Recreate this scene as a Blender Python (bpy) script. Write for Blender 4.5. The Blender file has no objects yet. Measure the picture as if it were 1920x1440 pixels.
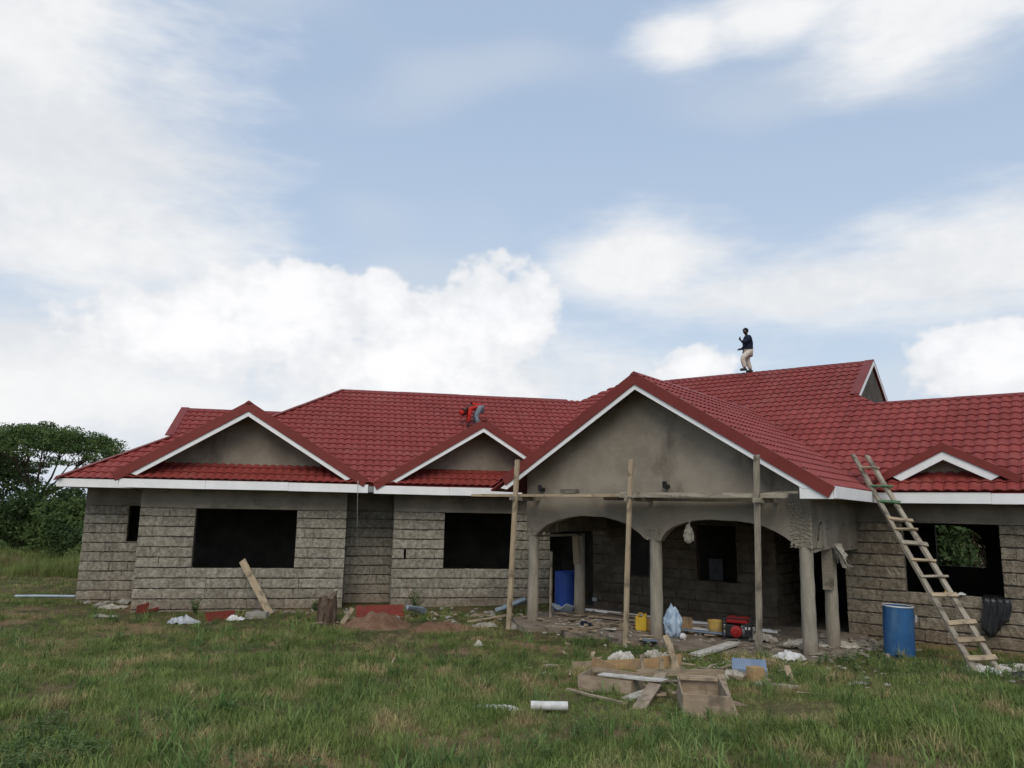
import bpy, bmesh, math, random
import numpy as np
from mathutils import Vector, Matrix, noise as mnoise
random.seed(7); np.random.seed(7)
R_ = math.radians
SC = bpy.context.scene
COL = SC.collection

# ------------------------------------------------------------------ camera
EYE = 2.6
cam_d = bpy.data.cameras.new('camera'); cam = bpy.data.objects.new('camera', cam_d); COL.objects.link(cam)
cam_d.sensor_width = 36.0; cam_d.lens = 26.4; cam_d.clip_end = 6000; cam_d.clip_start = 0.05
cam.matrix_world = Matrix.Translation((0, 0, EYE)) @ Matrix.Rotation(R_(99.5), 4, 'X') @ Matrix.Rotation(R_(1.05), 4, 'Z')
SC.camera = cam

# ------------------------------------------------------------------ sky, sun, exposure
SUN_EL, SUN_AZ = 45.0, 183.0      # azimuth clockwise from +Y (the view direction)
world = bpy.data.worlds.new('World'); SC.world = world; world.use_nodes = True
wt = world.node_tree; wn = wt.nodes; wl = wt.links; wn.clear()
def wnode(t, **kw):
    n = wn.new(t)
    for k, v in kw.items(): setattr(n, k, v)
    return n
def wmath(op, a, b=None, c=None, clamp=False):
    n = wn.new('ShaderNodeMath'); n.operation = op; n.use_clamp = clamp
    for i, v in enumerate((a, b, c)):
        if v is None: continue
        if isinstance(v, (int, float)): n.inputs[i].default_value = v
        else: wl.new(v, n.inputs[i])
    return n.outputs[0]
def build_sky():
    out = wnode('ShaderNodeOutputWorld'); bg = wnode('ShaderNodeBackground'); bg.inputs['Strength'].default_value = 0.09
    sky = wnode('ShaderNodeTexSky', sky_type='NISHITA', sun_disc=False)
    sky.sun_elevation = R_(SUN_EL); sky.sun_rotation = R_(SUN_AZ); sky.air_density = 1.0; sky.dust_density = 2.5; sky.ozone_density = 1.0
    tc = wnode('ShaderNodeTexCoord'); sep = wnode('ShaderNodeSeparateXYZ'); wl.new(tc.outputs['Generated'], sep.inputs[0])
    az = wmath('DEGREES', wmath('ARCTAN2', sep.outputs[0], sep.outputs[1]))
    el = wmath('DEGREES', wmath('ARCSINE', sep.outputs[2]))
    cmb = wnode('ShaderNodeCombineXYZ'); wl.new(az, cmb.inputs[0]); wl.new(el, cmb.inputs[1])
    def nz(scale, detail, rough, zs=1.0, off=0.0, dist=0.0):
        mp = wnode('ShaderNodeMapping'); mp.inputs['Scale'].default_value = (scale, scale, scale * zs); mp.inputs['Location'].default_value = (off, off * .7, off * .3)
        wl.new(tc.outputs['Generated'], mp.inputs[0])
        n = wnode('ShaderNodeTexNoise'); n.inputs['Scale'].default_value = 1.0; n.inputs['Detail'].default_value = detail; n.inputs['Roughness'].default_value = rough
        n.inputs['Distortion'].default_value = dist
        wl.new(mp.outputs[0], n.inputs['Vector']); return n.outputs[0]
    def blobs(lst):
        cur = None
        for (a, e, ra, re) in lst:
            s = wnode('ShaderNodeVectorMath', operation='SUBTRACT'); wl.new(cmb.outputs[0], s.inputs[0]); s.inputs[1].default_value = (a, e, 0)
            m = wnode('ShaderNodeVectorMath', operation='MULTIPLY'); wl.new(s.outputs[0], m.inputs[0]); m.inputs[1].default_value = (1 / ra, 1 / re, 0)
            ln = wnode('ShaderNodeVectorMath', operation='LENGTH'); wl.new(m.outputs[0], ln.inputs[0])
            v = wmath('SUBTRACT', 1.0, ln.outputs['Value'])
            if cur is None: cur = v
            else: cur = wmath('SMOOTH_MAX', cur, v, 0.25)
        return cur
    def sstep(v, a, b):
        n = wnode('ShaderNodeMapRange', interpolation_type='SMOOTHSTEP'); n.inputs['From Min'].default_value = a; n.inputs['From Max'].default_value = b
        wl.new(v, n.inputs['Value']); return n.outputs[0]
    puff = nz(9.0, 3, .6, 1.3, 3.1); fine = nz(34.0, 2, .62, 1.2, 8.0); wide = nz(3.2, 1, .55, 2.2, 1.7); streak = nz(5.5, 4, .62, 3.2, 5.0)
    # clouds everywhere on the sky, sparse
    gen = sstep(wide, .52, .72)
    cum = blobs([(-2.6, 13.6, 6.0, 5.2), (-10.5, 14.6, 4.8, 4.6), (-17.0, 14.0, 7.5, 4.6), (-24.0, 12.0, 7.7, 3.5), (-8, 10.0, 11, 4.4), (14.2, 10.7, 3.3, 1.7), (34.5, 10.4, 6.0, 3.3)])
    soft = blobs([(-36, 27, 14.5, 15.0), (-31.3, 18.1, 14.6, 7.7), (-29.0, 7.5, 24.0, 6.5), (9.1, 18.6, 8.6, 4.0), (22, 15.9, 14.0, 2.8), (13.8, 33.6, 5.0, 2.4), (20, 33.8, 7.5, 2.4),
                  (31, 32.4, 10.6, 4.4), (33.3, 16.8, 8.7, 4.4), (-6, 9, 22, 6)])
    pn = wmath('ADD', wmath('MULTIPLY', wmath('SUBTRACT', puff, .5), 1.7), wmath('MULTIPLY', wmath('SUBTRACT', fine, .5), .55))
    cm = wmath('ADD', wmath('MULTIPLY', cum, 1.0), pn)
    cmask = wmath('MULTIPLY', sstep(cm, .02, .27), .93)
    smn = wmath('ADD', soft, wmath('MULTIPLY', wmath('SUBTRACT', streak, .5), 1.5))
    smask = wmath('MULTIPLY', sstep(smn, -.3, .75), .95)
    gm = wmath('MULTIPLY', gen, .35)
    # haze towards the horizon
    hz = sstep(el, 34.0, -2.0); hz = wmath('MULTIPLY', hz, .7)
    def mix(f, a, b):
        n = wnode('ShaderNodeMix', data_type='RGBA'); n.clamp_factor = True
        if isinstance(f, (int, float)): n.inputs[0].default_value = f
        else: wl.new(f, n.inputs[0])
        for v, s in ((a, n.inputs[6]), (b, n.inputs[7])):
            if isinstance(v, tuple): s.default_value = v
            else: wl.new(v, s)
        return n.outputs[2]
    # pale tropical blue: the clear sky with thin high haze in it
    blue = mix(.72, sky.outputs[0], (5.0, 6.35, 8.4, 1))
    base = mix(hz, blue, (6.6, 7.6, 8.6, 1))
    base = mix(gm, base, (7.0, 7.3, 7.6, 1))
    sb = sstep(wmath('ADD', wide, wmath('MULTIPLY', fine, .35)), .42, .9)
    sc_ = mix(sb, (7.6, 7.8, 8.1, 1), (9.3, 9.3, 9.3, 1))
    base = mix(smask, base, sc_)
    sh = sstep(wmath('ADD', cm, wmath('ADD', wmath('MULTIPLY', wmath('SUBTRACT', streak, .5), 1.1), wmath('MULTIPLY', wmath('SUBTRACT', fine, .5), .5))), .0, .85)
    cc = mix(sh, (8.2, 8.35, 8.6, 1), (9.95, 9.9, 10.0, 1))
    base = mix(cmask, base, cc)
    wl.new(base, bg.inputs['Color']); wl.new(bg.outputs[0], out.inputs[0])
build_sky()
sd = bpy.data.lights.new('sun', 'SUN'); sd.energy = 1.5; sd.angle = R_(40); sd.color = (1.0, .93, .82)
sun = bpy.data.objects.new('sun', sd); COL.objects.link(sun)
_a, _e = R_(SUN_AZ), R_(SUN_EL)
_d = Vector((math.sin(_a) * math.cos(_e), math.cos(_a) * math.cos(_e), math.sin(_e)))
sun.location = _d * 60; sun.rotation_euler = _d.to_track_quat('Z', 'Y').to_euler()
vs = SC.view_settings; vs.view_transform = 'Standard'; vs.look = 'None'; vs.exposure = 0.18; vs.gamma = 1.0; vs.use_curve_mapping = False
try:
    SC.cycles.max_bounces = 4; SC.cycles.diffuse_bounces = 3; SC.cycles.glossy_bounces = 2; SC.cycles.transparent_max_bounces = 2; SC.cycles.use_adaptive_sampling = True; SC.cycles.adaptive_threshold = .02; SC.cycles.adaptive_min_samples = 8
except Exception: pass

# ------------------------------------------------------------------ materials
MATS = {}
def mat(name, c1, c2=None, scale=4.0, detail=5, rough=.85, bump=0.0, bscale=20.0, bdist=.02, spec=.3, metal=0.0, coord='pos', stretch=(1, 1, 1), rnd=0.0, lo=.35, hi=.65,
        c3=None, s3=1.0, lo3=.55, hi3=.7, str3=(1, 1, 1), transl=0.0, bstretch=None, seed=0.0, zdirt=None):
    m = bpy.data.materials.new(name); m.use_nodes = True; t = m.node_tree; N = t.nodes; K = t.links
    b = N['Principled BSDF']; b.inputs['Roughness'].default_value = rough; b.inputs['Metallic'].default_value = metal
    b.inputs['Specular IOR Level'].default_value = spec
    if coord == 'pos': vec = N.new('ShaderNodeNewGeometry').outputs['Position']
    else: vec = N.new('ShaderNodeTexCoord').outputs['Object']
    def nz(sc, st, det, off):
        mp = N.new('ShaderNodeMapping'); mp.inputs['Scale'].default_value = (sc * st[0], sc * st[1], sc * st[2]); mp.inputs['Location'].default_value = (off, off * 1.3, off * .6)
        K.new(vec, mp.inputs[0]); n = N.new('ShaderNodeTexNoise'); n.inputs['Scale'].default_value = 1; n.inputs['Detail'].default_value = det; n.inputs['Roughness'].default_value = .6
        K.new(mp.outputs[0], n.inputs['Vector']); return n.outputs[0]
    def mr(v, a, b_):
        n = N.new('ShaderNodeMapRange'); n.interpolation_type = 'SMOOTHSTEP'; n.inputs['From Min'].default_value = a; n.inputs['From Max'].default_value = b_; K.new(v, n.inputs['Value']); return n.outputs[0]
    def mix(f, a, b_, mode='MIX'):
        n = N.new('ShaderNodeMix'); n.data_type = 'RGBA'; n.blend_type = mode
        if isinstance(f, (int, float)): n.inputs[0].default_value = f
        else: K.new(f, n.inputs[0])
        for v, s in ((a, n.inputs[6]), (b_, n.inputs[7])):
            if isinstance(v, tuple): s.default_value = (*v[:3], 1)
            else: K.new(v, s)
        return n.outputs[2]
    col = tuple(c1)
    if c2 is not None: col = mix(mr(nz(scale, stretch, detail, seed), lo, hi), tuple(c1), tuple(c2))
    if c3 is not None: col = mix(mr(nz(s3, str3, 6, seed + 9.0), lo3, hi3), col, tuple(c3))
    if zdirt is not None:
        z0, z1, dc, amt = zdirt
        sp = N.new('ShaderNodeSeparateXYZ'); K.new(vec, sp.inputs[0])
        ad = N.new('ShaderNodeMath'); ad.operation = 'MULTIPLY_ADD'; K.new(nz(2.2, (1, 1, 1), 6, 4.0), ad.inputs[0]); ad.inputs[1].default_value = 1.1; K.new(sp.outputs[2], ad.inputs[2])
        f = mr(ad.outputs[0], z1 + .55, z0 + .55)
        mm = N.new('ShaderNodeMath'); mm.operation = 'MULTIPLY'; K.new(f, mm.inputs[0]); mm.inputs[1].default_value = amt
        col = mix(mm.outputs[0], col, dc)
    if rnd > 0:
        oi = N.new('ShaderNodeObjectInfo'); r = N.new('ShaderNodeMapRange'); r.inputs['To Min'].default_value = 1 - rnd; r.inputs['To Max'].default_value = 1 + rnd
        K.new(oi.outputs['Random'], r.inputs['Value'])
        h = N.new('ShaderNodeHueSaturation'); K.new(r.outputs[0], h.inputs['Value'])
        if isinstance(col, tuple): h.inputs['Color'].default_value = (*col, 1)
        else: K.new(col, h.inputs['Color'])
        col = h.outputs[0]
    if isinstance(col, tuple): b.inputs['Base Color'].default_value = (*col, 1)
    else: K.new(col, b.inputs['Base Color'])
    if bump > 0:
        bn = N.new('ShaderNodeBump'); bn.inputs['Strength'].default_value = bump; bn.inputs['Distance'].default_value = bdist
        K.new(nz(bscale, bstretch or stretch, 8, 2.0), bn.inputs['Height']); K.new(bn.outputs[0], b.inputs['Normal'])
    if transl > 0:
        tr = N.new('ShaderNodeBsdfTranslucent'); ms = N.new('ShaderNodeMixShader'); ms.inputs[0].default_value = transl
        if isinstance(col, tuple): tr.inputs[0].default_value = (*col, 1)
        else: K.new(col, tr.inputs[0])
        K.new(b.outputs[0], ms.inputs[1]); K.new(tr.outputs[0], ms.inputs[2]); K.new(ms.outputs[0], N['Material Output'].inputs[0])
    MATS[name] = m; return m

mat('stone', (.235, .208, .157), (.45, .41, .335), scale=10, detail=9, stretch=(1.1, 1.1, 1), lo=.3, hi=.72, rough=.95, bump=1.0, bscale=34, bdist=.06, rnd=.13, spec=.12, c3=(.12, .103, .078), s3=1.0, str3=(20, 20, 4.5), lo3=.6, hi3=.8, zdirt=(0.0, .55, (.22, .155, .105), .45))
mat('shaded_brown_stone', (.105, .082, .058), (.165, .132, .096), scale=3.0, rough=.98, bump=.9, bscale=26, bdist=.03, spec=.06)  # dusty brown stone, its colour darkened further to carry the porch shade
mat('tan_stone', (.18, .148, .107), (.33, .283, .215), scale=9, detail=9, lo=.3, hi=.72, rough=.95, bump=1.0, bscale=30, bdist=.05, rnd=.16, spec=.1, c3=(.105, .085, .062), s3=1.0, str3=(9, 9, 3), lo3=.58, hi3=.76, zdirt=(0.0, .6, (.17, .115, .073), .6))
mat('mortar', (.13, .115, .09), (.18, .16, .128), scale=6, rough=1.0, bump=.8, bscale=30, spec=.1)
mat('concrete', (.20, .172, .132), (.275, .24, .188), scale=1.6, rough=.95, bump=.5, bscale=18, spec=.15, c3=(.12, .102, .08), s3=1.0, str3=(1.2, 1.2, 4), lo3=.55, hi3=.75)
mat('plaster', (.215, .182, .14), (.295, .255, .2), scale=1.1, rough=.95, bump=.35, bscale=14, spec=.15, c3=(.13, .11, .087), s3=.9, str3=(1.5, 1.5, .7), lo3=.54, hi3=.74)
mat('column', (.25, .22, .172), (.33, .295, .235), scale=2.5, rough=.95, bump=.7, bscale=14, spec=.15, stretch=(4, 4, .8), zdirt=(.05, .5, (.15, .11, .078), .5))
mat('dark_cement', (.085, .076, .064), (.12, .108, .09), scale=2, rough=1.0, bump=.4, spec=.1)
mat('tile', (.218, .041, .034), (.25, .049, .041), scale=.8, rough=.58, bump=.12, bscale=160, bdist=.004, rnd=.09, spec=.18, c3=(.262, .074, .06), s3=1.3, lo3=.5, hi3=.78)
mat('red_trim', (.165, .027, .02), (.19, .032, .024), scale=1.5, rough=.45, spec=.3)
mat('red_scrap', (.2, .035, .026), (.25, .05, .035), scale=8, rough=.5, spec=.4, c3=(.12, .07, .045), s3=5, lo3=.55, hi3=.7)
mat('white_paint', (.86, .85, .83), (.79, .78, .76), scale=2.5, rough=.5, spec=.4, c3=(.6, .57, .52), s3=2.2, str3=(1, 1, .5), lo3=.68, hi3=.82)
mat('grey_metal', (.3, .3, .3), (.22, .22, .22), scale=5, rough=.5, metal=.3)
mat('wood', (.29, .225, .148), (.385, .305, .205), scale=3, coord='obj', stretch=(1.2, 14, 14), rough=.9, bump=.5, bscale=30, bdist=.006, rnd=.2, spec=.12, c3=(.15, .12, .085), s3=3.2, lo3=.5, hi3=.7)
mat('old_wood', (.24, .205, .155), (.345, .3, .235), scale=3, coord='obj', stretch=(1.2, 14, 14), rough=.92, bump=.6, bscale=30, bdist=.008, rnd=.18, spec=.1, c3=(.125, .105, .08), s3=3.0, lo3=.5, hi3=.7)
mat('plywood', (.36, .23, .115), (.44, .29, .15), scale=2.0, coord='obj', stretch=(1, 5, 5), rough=.8, spec=.2, c3=(.22, .17, .12), s3=3, lo3=.5, hi3=.72, rnd=.12)
mat('grey_ply', (.26, .20, .14), (.36, .285, .205), scale=2.5, coord='obj', stretch=(1, 4, 4), rough=.9, spec=.15, c3=(.16, .125, .09), s3=4, lo3=.52, hi3=.7, rnd=.12)
mat('green_wood', (.045, .12, .05), (.12, .16, .09), scale=9, coord='obj', rough=.7, spec=.3)
mat('bark', (.07, .045, .03), (.15, .11, .085), scale=9, rough=1, bump=1.0, bscale=22, bdist=.03, spec=.1, stretch=(1, 1, .35))
mat('blue_plastic', (.022, .09, .22), (.03, .115, .265), scale=3, rough=.5, spec=.35, c3=(.06, .14, .25), s3=4, str3=(1, 1, .3), lo3=.5, hi3=.75)
mat('dark_blue_plastic', (.012, .05, .25), (.02, .065, .3), scale=3, rough=.4, spec=.45)
mat('yellow_plastic', (.62, .40, .03), (.55, .34, .03), scale=5, rough=.45, spec=.4)
mat('ochre_plastic', (.55, .36, .09), (.45, .29, .08), scale=5, rough=.55, spec=.35)
mat('black', (.012, .012, .013), (.02, .02, .02), scale=8, rough=.4, spec=.45)
mat('red_paint', (.33, .018, .018), (.26, .014, .014), scale=6, rough=.3, spec=.5)
mat('white_plastic', (.62, .61, .59), (.48, .47, .45), scale=9, rough=.5, spec=.35)
mat('foam', (.56, .53, .48), (.4, .37, .32), scale=8, rough=.8, spec=.2)
mat('paper', (.44, .41, .35), (.3, .265, .215), scale=9, rough=.9, spec=.15)
mat('blue_sack', (.24, .34, .45), (.42, .5, .58), scale=9, rough=.5, spec=.35, stretch=(1, 1, .35))
mat('grey_sack', (.42, .43, .44), (.28, .29, .31), scale=12, rough=.4, spec=.45)
mat('zinc', (.30, .36, .41), (.4, .46, .5), scale=4, rough=.45, metal=.35, spec=.5)
mat('blue_steel', (.15, .2, .27), (.2, .25, .32), scale=3, rough=.45, metal=.2, spec=.4)
mat('cloth', (.4, .37, .31), (.28, .25, .2), scale=12, rough=.95, spec=.1)
mat('soil', (.135, .075, .045), (.19, .115, .075), scale=5, rough=1, bump=.8, bscale=18, spec=.08)
mat('rock', (.22, .2, .165), (.32, .3, .26), scale=6, rough=.95, bump=.6, bscale=16, spec=.15, rnd=.15)
mat('porch_dirt', (.17, .135, .1), (.24, .2, .155), scale=2.2, rough=1, bump=.7, bscale=15, spec=.08, c3=(.1, .075, .055), s3=4, lo3=.55, hi3=.7)
mat('skin', (.035, .02, .014), rough=.55, spec=.35)
mat('hair', (.008, .007, .006), rough=.8, spec=.2)
mat('navy', (.012, .016, .032), (.02, .026, .045), scale=14, rough=.9, spec=.15)
mat('khaki', (.62, .56, .48), (.5, .44, .37), scale=10, rough=.9, spec=.15)
mat('red_shirt', (.5, .035, .025), (.36, .025, .02), scale=12, rough=.9, spec=.15)
mat('denim', (.10, .13, .165), (.26, .29, .32), scale=26, rough=.9, spec=.15)
mat('leaf', (.055, .092, .026), (.105, .15, .045), scale=1.2, rough=.65, spec=.2, transl=.28, rnd=.1)
mat('leaf_dark', (.03, .056, .017), (.06, .092, .03), scale=1.0, rough=.7, spec=.2, transl=.22, rnd=.1)
mat('leaf_pale', (.06, .10, .028), (.10, .14, .045), scale=.9, rough=.7, spec=.2, transl=.25, rnd=.1)
mat('weed', (.075, .125, .035), (.12, .175, .055), scale=6, rough=.7, spec=.2, transl=.25)
mat('grass_blade', (.125, .18, .046), (.22, .265, .085), scale=1.6, rough=.75, spec=.12, transl=.3, rnd=.38, c3=(.42, .32, .17), s3=1.3, lo3=.5, hi3=.68)
mat('grass_tuft', (.10, .17, .05), (.18, .245, .08), scale=2.0, rough=.7, spec=.15, transl=.3, rnd=.35, c3=(.37, .3, .16), s3=2.2, lo3=.56, hi3=.72)
mat('grass_tall', (.17, .22, .065), (.26, .29, .10), scale=.6, rough=.75, spec=.12, transl=.35, rnd=.2, c3=(.32, .25, .13), s3=.5, lo3=.52, hi3=.68)
mat('ground', (.06, .062, .026), (.115, .088, .047), scale=.8, rough=1, bump=.8, bscale=14, spec=.05, c3=(.2, .128, .078), s3=.55, lo3=.52, hi3=.66)

# ------------------------------------------------------------------ object helpers
def tag(o, label=None, cat=None, group=None, kind=None):
    if label: o['label'] = label
    if cat: o['category'] = cat
    if group: o['group'] = group
    if kind: o['kind'] = kind
    return o
def pw(o):
    v = Vector((0, 0, 0))
    while o is not None: v += o.location; o = o.parent
    return v
def empty(name, loc, label=None, cat=None, group=None):
    o = bpy.data.objects.new(name, None); COL.objects.link(o); o.location = Vector(loc); o.empty_display_size = .2
    return tag(o, label, cat, group)
class MB:
    def __init__(s): s.v = []; s.f = []
    def add(s, vs_, fs, M=None):
        k = len(s.v)
        for p in vs_: s.v.append(tuple(M @ Vector(p)) if M is not None else tuple(p))
        for f in fs: s.f.append(tuple(i + k for i in f))
        return s
    def box(s, c, d, M=None, jit=0.0):
        x, y, z = d[0] / 2, d[1] / 2, d[2] / 2
        vs_ = [(c[0] + a * x + random.uniform(-jit, jit), c[1] + b * y + random.uniform(-jit, jit), c[2] + e * z + random.uniform(-jit, jit)) for e in (-1, 1) for b in (-1, 1) for a in (-1, 1)]
        return s.add(vs_, [(0, 2, 3, 1), (4, 5, 7, 6), (0, 1, 5, 4), (2, 6, 7, 3), (0, 4, 6, 2), (1, 3, 7, 5)], M)
    def hexa(s, p):  # 8 points: bottom 4 ccw, top 4 ccw
        return s.add(p, [(3, 2, 1, 0), (4, 5, 6, 7), (0, 1, 5, 4), (1, 2, 6, 5), (2, 3, 7, 6), (3, 0, 4, 7)])
    def beam(s, a, b, w, h, up=(0, 0, 1), jit=0.0, seg=1):
        a, b = Vector(a), Vector(b); d = (b - a).normalized(); sd_ = d.cross(Vector(up))
        if sd_.length < 1e-4: sd_ = d.cross(Vector((0, 1, 0)))
        sd_.normalize(); u = sd_.cross(d).normalized(); vs_ = []; fs = []
        for i in range(seg + 1):
            p = a.lerp(b, i / seg); j = lambda: random.uniform(-jit, jit)
            o = sd_ * j() + u * j()
            for (e, g) in ((-1, -1), (1, -1), (1, 1), (-1, 1)): vs_.append(p + o + sd_ * (e * w / 2 + j() * .4) + u * (g * h / 2 + j() * .4))
        for i in range(seg):
            for k in range(4): fs.append((4 * i + k, 4 * i + (k + 1) % 4, 4 * i + 4 + (k + 1) % 4, 4 * i + 4 + k))
        fs.append((3, 2, 1, 0)); n = 4 * seg; fs.append((n, n + 1, n + 2, n + 3)); return s.add(vs_, fs)
    def tube(s, pts, rad, n=8, cap=True):
        pts = [Vector(p) for p in pts]; k = len(pts); rad = rad if isinstance(rad, (list, tuple)) else [rad] * k; vs_ = []; fs = []; prev = None
        for i, p in enumerate(pts):
            d = (pts[min(i + 1, k - 1)] - pts[max(i - 1, 0)]).normalized()
            x = prev if prev is not None else Vector((0, 0, 1) if abs(d.z) < .9 else (1, 0, 0))
            x = (x - d * x.dot(d)).normalized(); prev = x; y = d.cross(x)
            for j in range(n):
                a = 2 * math.pi * j / n; vs_.append(p + (x * math.cos(a) + y * math.sin(a)) * rad[i])
        for i in range(k - 1):
            for j in range(n): fs.append((i * n + j, i * n + (j + 1) % n, (i + 1) * n + (j + 1) % n, (i + 1) * n + j))
        if cap: fs.append(tuple(range(n - 1, -1, -1))); fs.append(tuple(range((k - 1) * n, k * n)))
        return s.add(vs_, fs)
    def lathe(s, prof, n=20, M=None, capb=True, capt=True):
        vs_ = []; fs = []; k = len(prof)
        for (r, z) in prof:
            for j in range(n): a = 2 * math.pi * j / n; vs_.append((r * math.cos(a), r * math.sin(a), z))
        for i in range(k - 1):
            for j in range(n): fs.append((i * n + j, i * n + (j + 1) % n, (i + 1) * n + (j + 1) % n, (i + 1) * n + j))
        if capb: fs.append(tuple(range(n - 1, -1, -1)))
        if capt: fs.append(tuple(range((k - 1) * n, k * n)))
        return s.add(vs_, fs, M)
    def prism(s, poly, ext):
        ext = Vector(ext); n = len(poly); a = [Vector(p) for p in poly]
        return s.add(a + [p + ext for p in a], [tuple(range(n - 1, -1, -1)), tuple(range(n, 2 * n))] + [(i, (i + 1) % n, n + (i + 1) % n, n + i) for i in range(n)])
    def ico(s, c, r, sub=2, amp=.2, fr=2.0, seed=0.0, flat=1.0):
        bm = bmesh.new(); bmesh.ops.create_icosphere(bm, subdivisions=sub, radius=1.0); vs_ = []; r = r if isinstance(r, (tuple, list)) else (r, r, r)
        for v in bm.verts:
            q_ = Vector(v.co) * fr + Vector((seed, seed * 2, 1)); k = 1 + amp * (mnoise.noise(q_) * 1.1 + .55 * mnoise.noise(q_ * 2.3) - .7 * abs(mnoise.noise(q_ * 1.9)) - .4 * abs(mnoise.noise(q_ * 4.1)))
            vs_.append((c[0] + v.co.x * r[0] * k, c[1] + v.co.y * r[1] * k, c[2] + max(v.co.z * k, -flat) * r[2]))
        fs = [tuple(v.index for v in f.verts) for f in bm.faces]; bm.free(); return s.add(vs_, fs)
    def mesh(s, name, smooth=False, off=Vector((0, 0, 0))):
        m = bpy.data.meshes.new(name); m.from_pydata([tuple(Vector(p) - off) for p in s.v], [], s.f); m.validate(); m.update()
        bm = bmesh.new(); bm.from_mesh(m); bmesh.ops.recalc_face_normals(bm, faces=bm.faces); bm.to_mesh(m); bm.free()
        if smooth:
            for p in m.polygons: p.use_smooth = True
        return m
    def build(s, name, matname, parent=None, smooth=False, at=None, bevel=0.0):
        off = Vector(at) if at is not None else (pw(parent) if parent is not None else Vector((0, 0, 0)))
        o = bpy.data.objects.new(name, s.mesh(name, smooth, off)); COL.objects.link(o); o.data.materials.append(MATS[matname])
        if parent is not None: o.parent = parent; o.location = off - pw(parent)
        else: o.location = off
        if bevel > 0: b = o.modifiers.new('bevel', 'BEVEL'); b.width = bevel; b.segments = 2; b.limit_method = 'ANGLE'
        return o
def put(mesh, name, M, parent):
    o = bpy.data.objects.new(name, mesh); COL.objects.link(o); o.parent = parent
    o.matrix_basis = Matrix.Translation(-pw(parent)) @ M; return o
def fr3(x, y, z, p):
    m = Matrix.Identity(4)
    for i, a in enumerate((x, y, z)): m.col[i][:3] = a
    m.col[3][:3] = p; return m

# the two wings of the house stand at an angle; u runs along a front wall, n into the house
AL, AR = R_(10.8), R_(37.45)
uL = Vector((math.cos(AL), math.sin(AL), 0)); nL = Vector((-math.sin(AL), math.cos(AL), 0))
uR = Vector((math.cos(AR), -math.sin(AR), 0)); nR = Vector((math.sin(AR), math.cos(AR), 0))
Z = Vector((0, 0, 1))
FR = {'L': (uL, nL), 'R': (uR, nR)}
def P(f, u, n, z): a, b = FR[f]; return a * u + b * n + Z * z
def un(f, x, y): a, b = FR[f]; w = Vector((x, y, 0)); return w.dot(a), w.dot(b)
def sst(a, b, x): t = min(1, max(0, (x - a) / (b - a))); return t * t * (3 - 2 * t)
def G0(x, y): return min(1, max(0, (x + 8) / 13)) * .18 - .09 + .5 * (1 - sst(5, 15, y))
def G(x, y):
    z = G0(x, y); k = 1.0
    z += .05 * mnoise.noise(Vector((x * .35, y * .35, 3))) + .025 * mnoise.noise(Vector((x * 1.3, y * 1.3, 7)))
    return z

# ------------------------------------------------------------------ ground
def ground():
    xs = sorted(set([-3000, -1200, -500, -220, -120, -80, -60] + [round(-45 + .6 * i, 2) for i in range(131)] + [45, 60, 90, 150, 300, 700, 1500, 3000]))
    ys = sorted(set([-3000, -900, -300, -100, -40, -15, -6] + [round(-2 + .6 * i, 2) for i in range(90)] + [58, 70, 90, 120, 180, 300, 600, 1200, 2200, 4000]))
    vs_ = [(x, y, G(x, y) if -46 < x < 40 and -6 < y < 56 else G0(max(-8, min(5, x)), max(3, y))) for y in ys for x in xs]; nx = len(xs)
    fs = [(j * nx + i, j * nx + i + 1, (j + 1) * nx + i + 1, (j + 1) * nx + i) for j in range(len(ys) - 1) for i in range(nx - 1)]
    o = MB().add(vs_, fs).build('ground', 'ground', smooth=True); tag(o, kind='structure')
ground()

# ------------------------------------------------------------------ the house
HB = P('R', -7.4, 17.0, 0.0); HB.z = 0
house = empty('house', HB, 'unfinished stone bungalow with red tile roof and white fascia boards', 'house')
T = .62; CA = 1 / math.sqrt(1 + T * T); SA = T * CA

# stone blocks: a few shared shapes, unit long and high
def block_mesh(i):
    rr = random.Random(i); nx, nz_ = 8, 5; ZR = (-.5, -.44, 0, .44, .5); vs_ = []; fs = []
    for j in range(nz_):
        for k in range(nx):
            x = -.5 + k / (nx - 1); z = ZR[j]; e = False
            y = (.016 + rr.uniform(-.005, .012)) if j in (0, nz_ - 1) else rr.uniform(-.011, .011)
            if j in (0, nz_ - 1): z += rr.uniform(-.055, .03) * (1 if j else -1)
            if k in (0, nx - 1): x += rr.uniform(-.012, .004) * (1 if k else -1)
            vs_.append((x, y, z))
    fs = [(j * nx + k, j * nx + k + 1, (j + 1) * nx + k + 1, (j + 1) * nx + k) for j in range(nz_ - 1) for k in range(nx - 1)]
    ring = [k for k in range(nx)] + [j * nx + nx - 1 for j in range(1, nz_)] + [(nz_ - 1) * nx + k for k in range(nx - 2, -1, -1)] + [j * nx for j in range(nz_ - 2, 0, -1)]
    b0 = len(vs_)
    for r in ring: vs_.append((vs_[r][0], .11, vs_[r][2]))
    n = len(ring); fs += [(ring[(q + 1) % n], ring[q], b0 + q, b0 + (q + 1) % n) for q in range(n)]
    m = bpy.data.meshes.new('stone_block'); m.from_pydata(vs_, [], fs); m.materials.append(MATS['stone']); return m
BLK = [block_mesh(i) for i in range(14)]
NB = [0]
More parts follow.
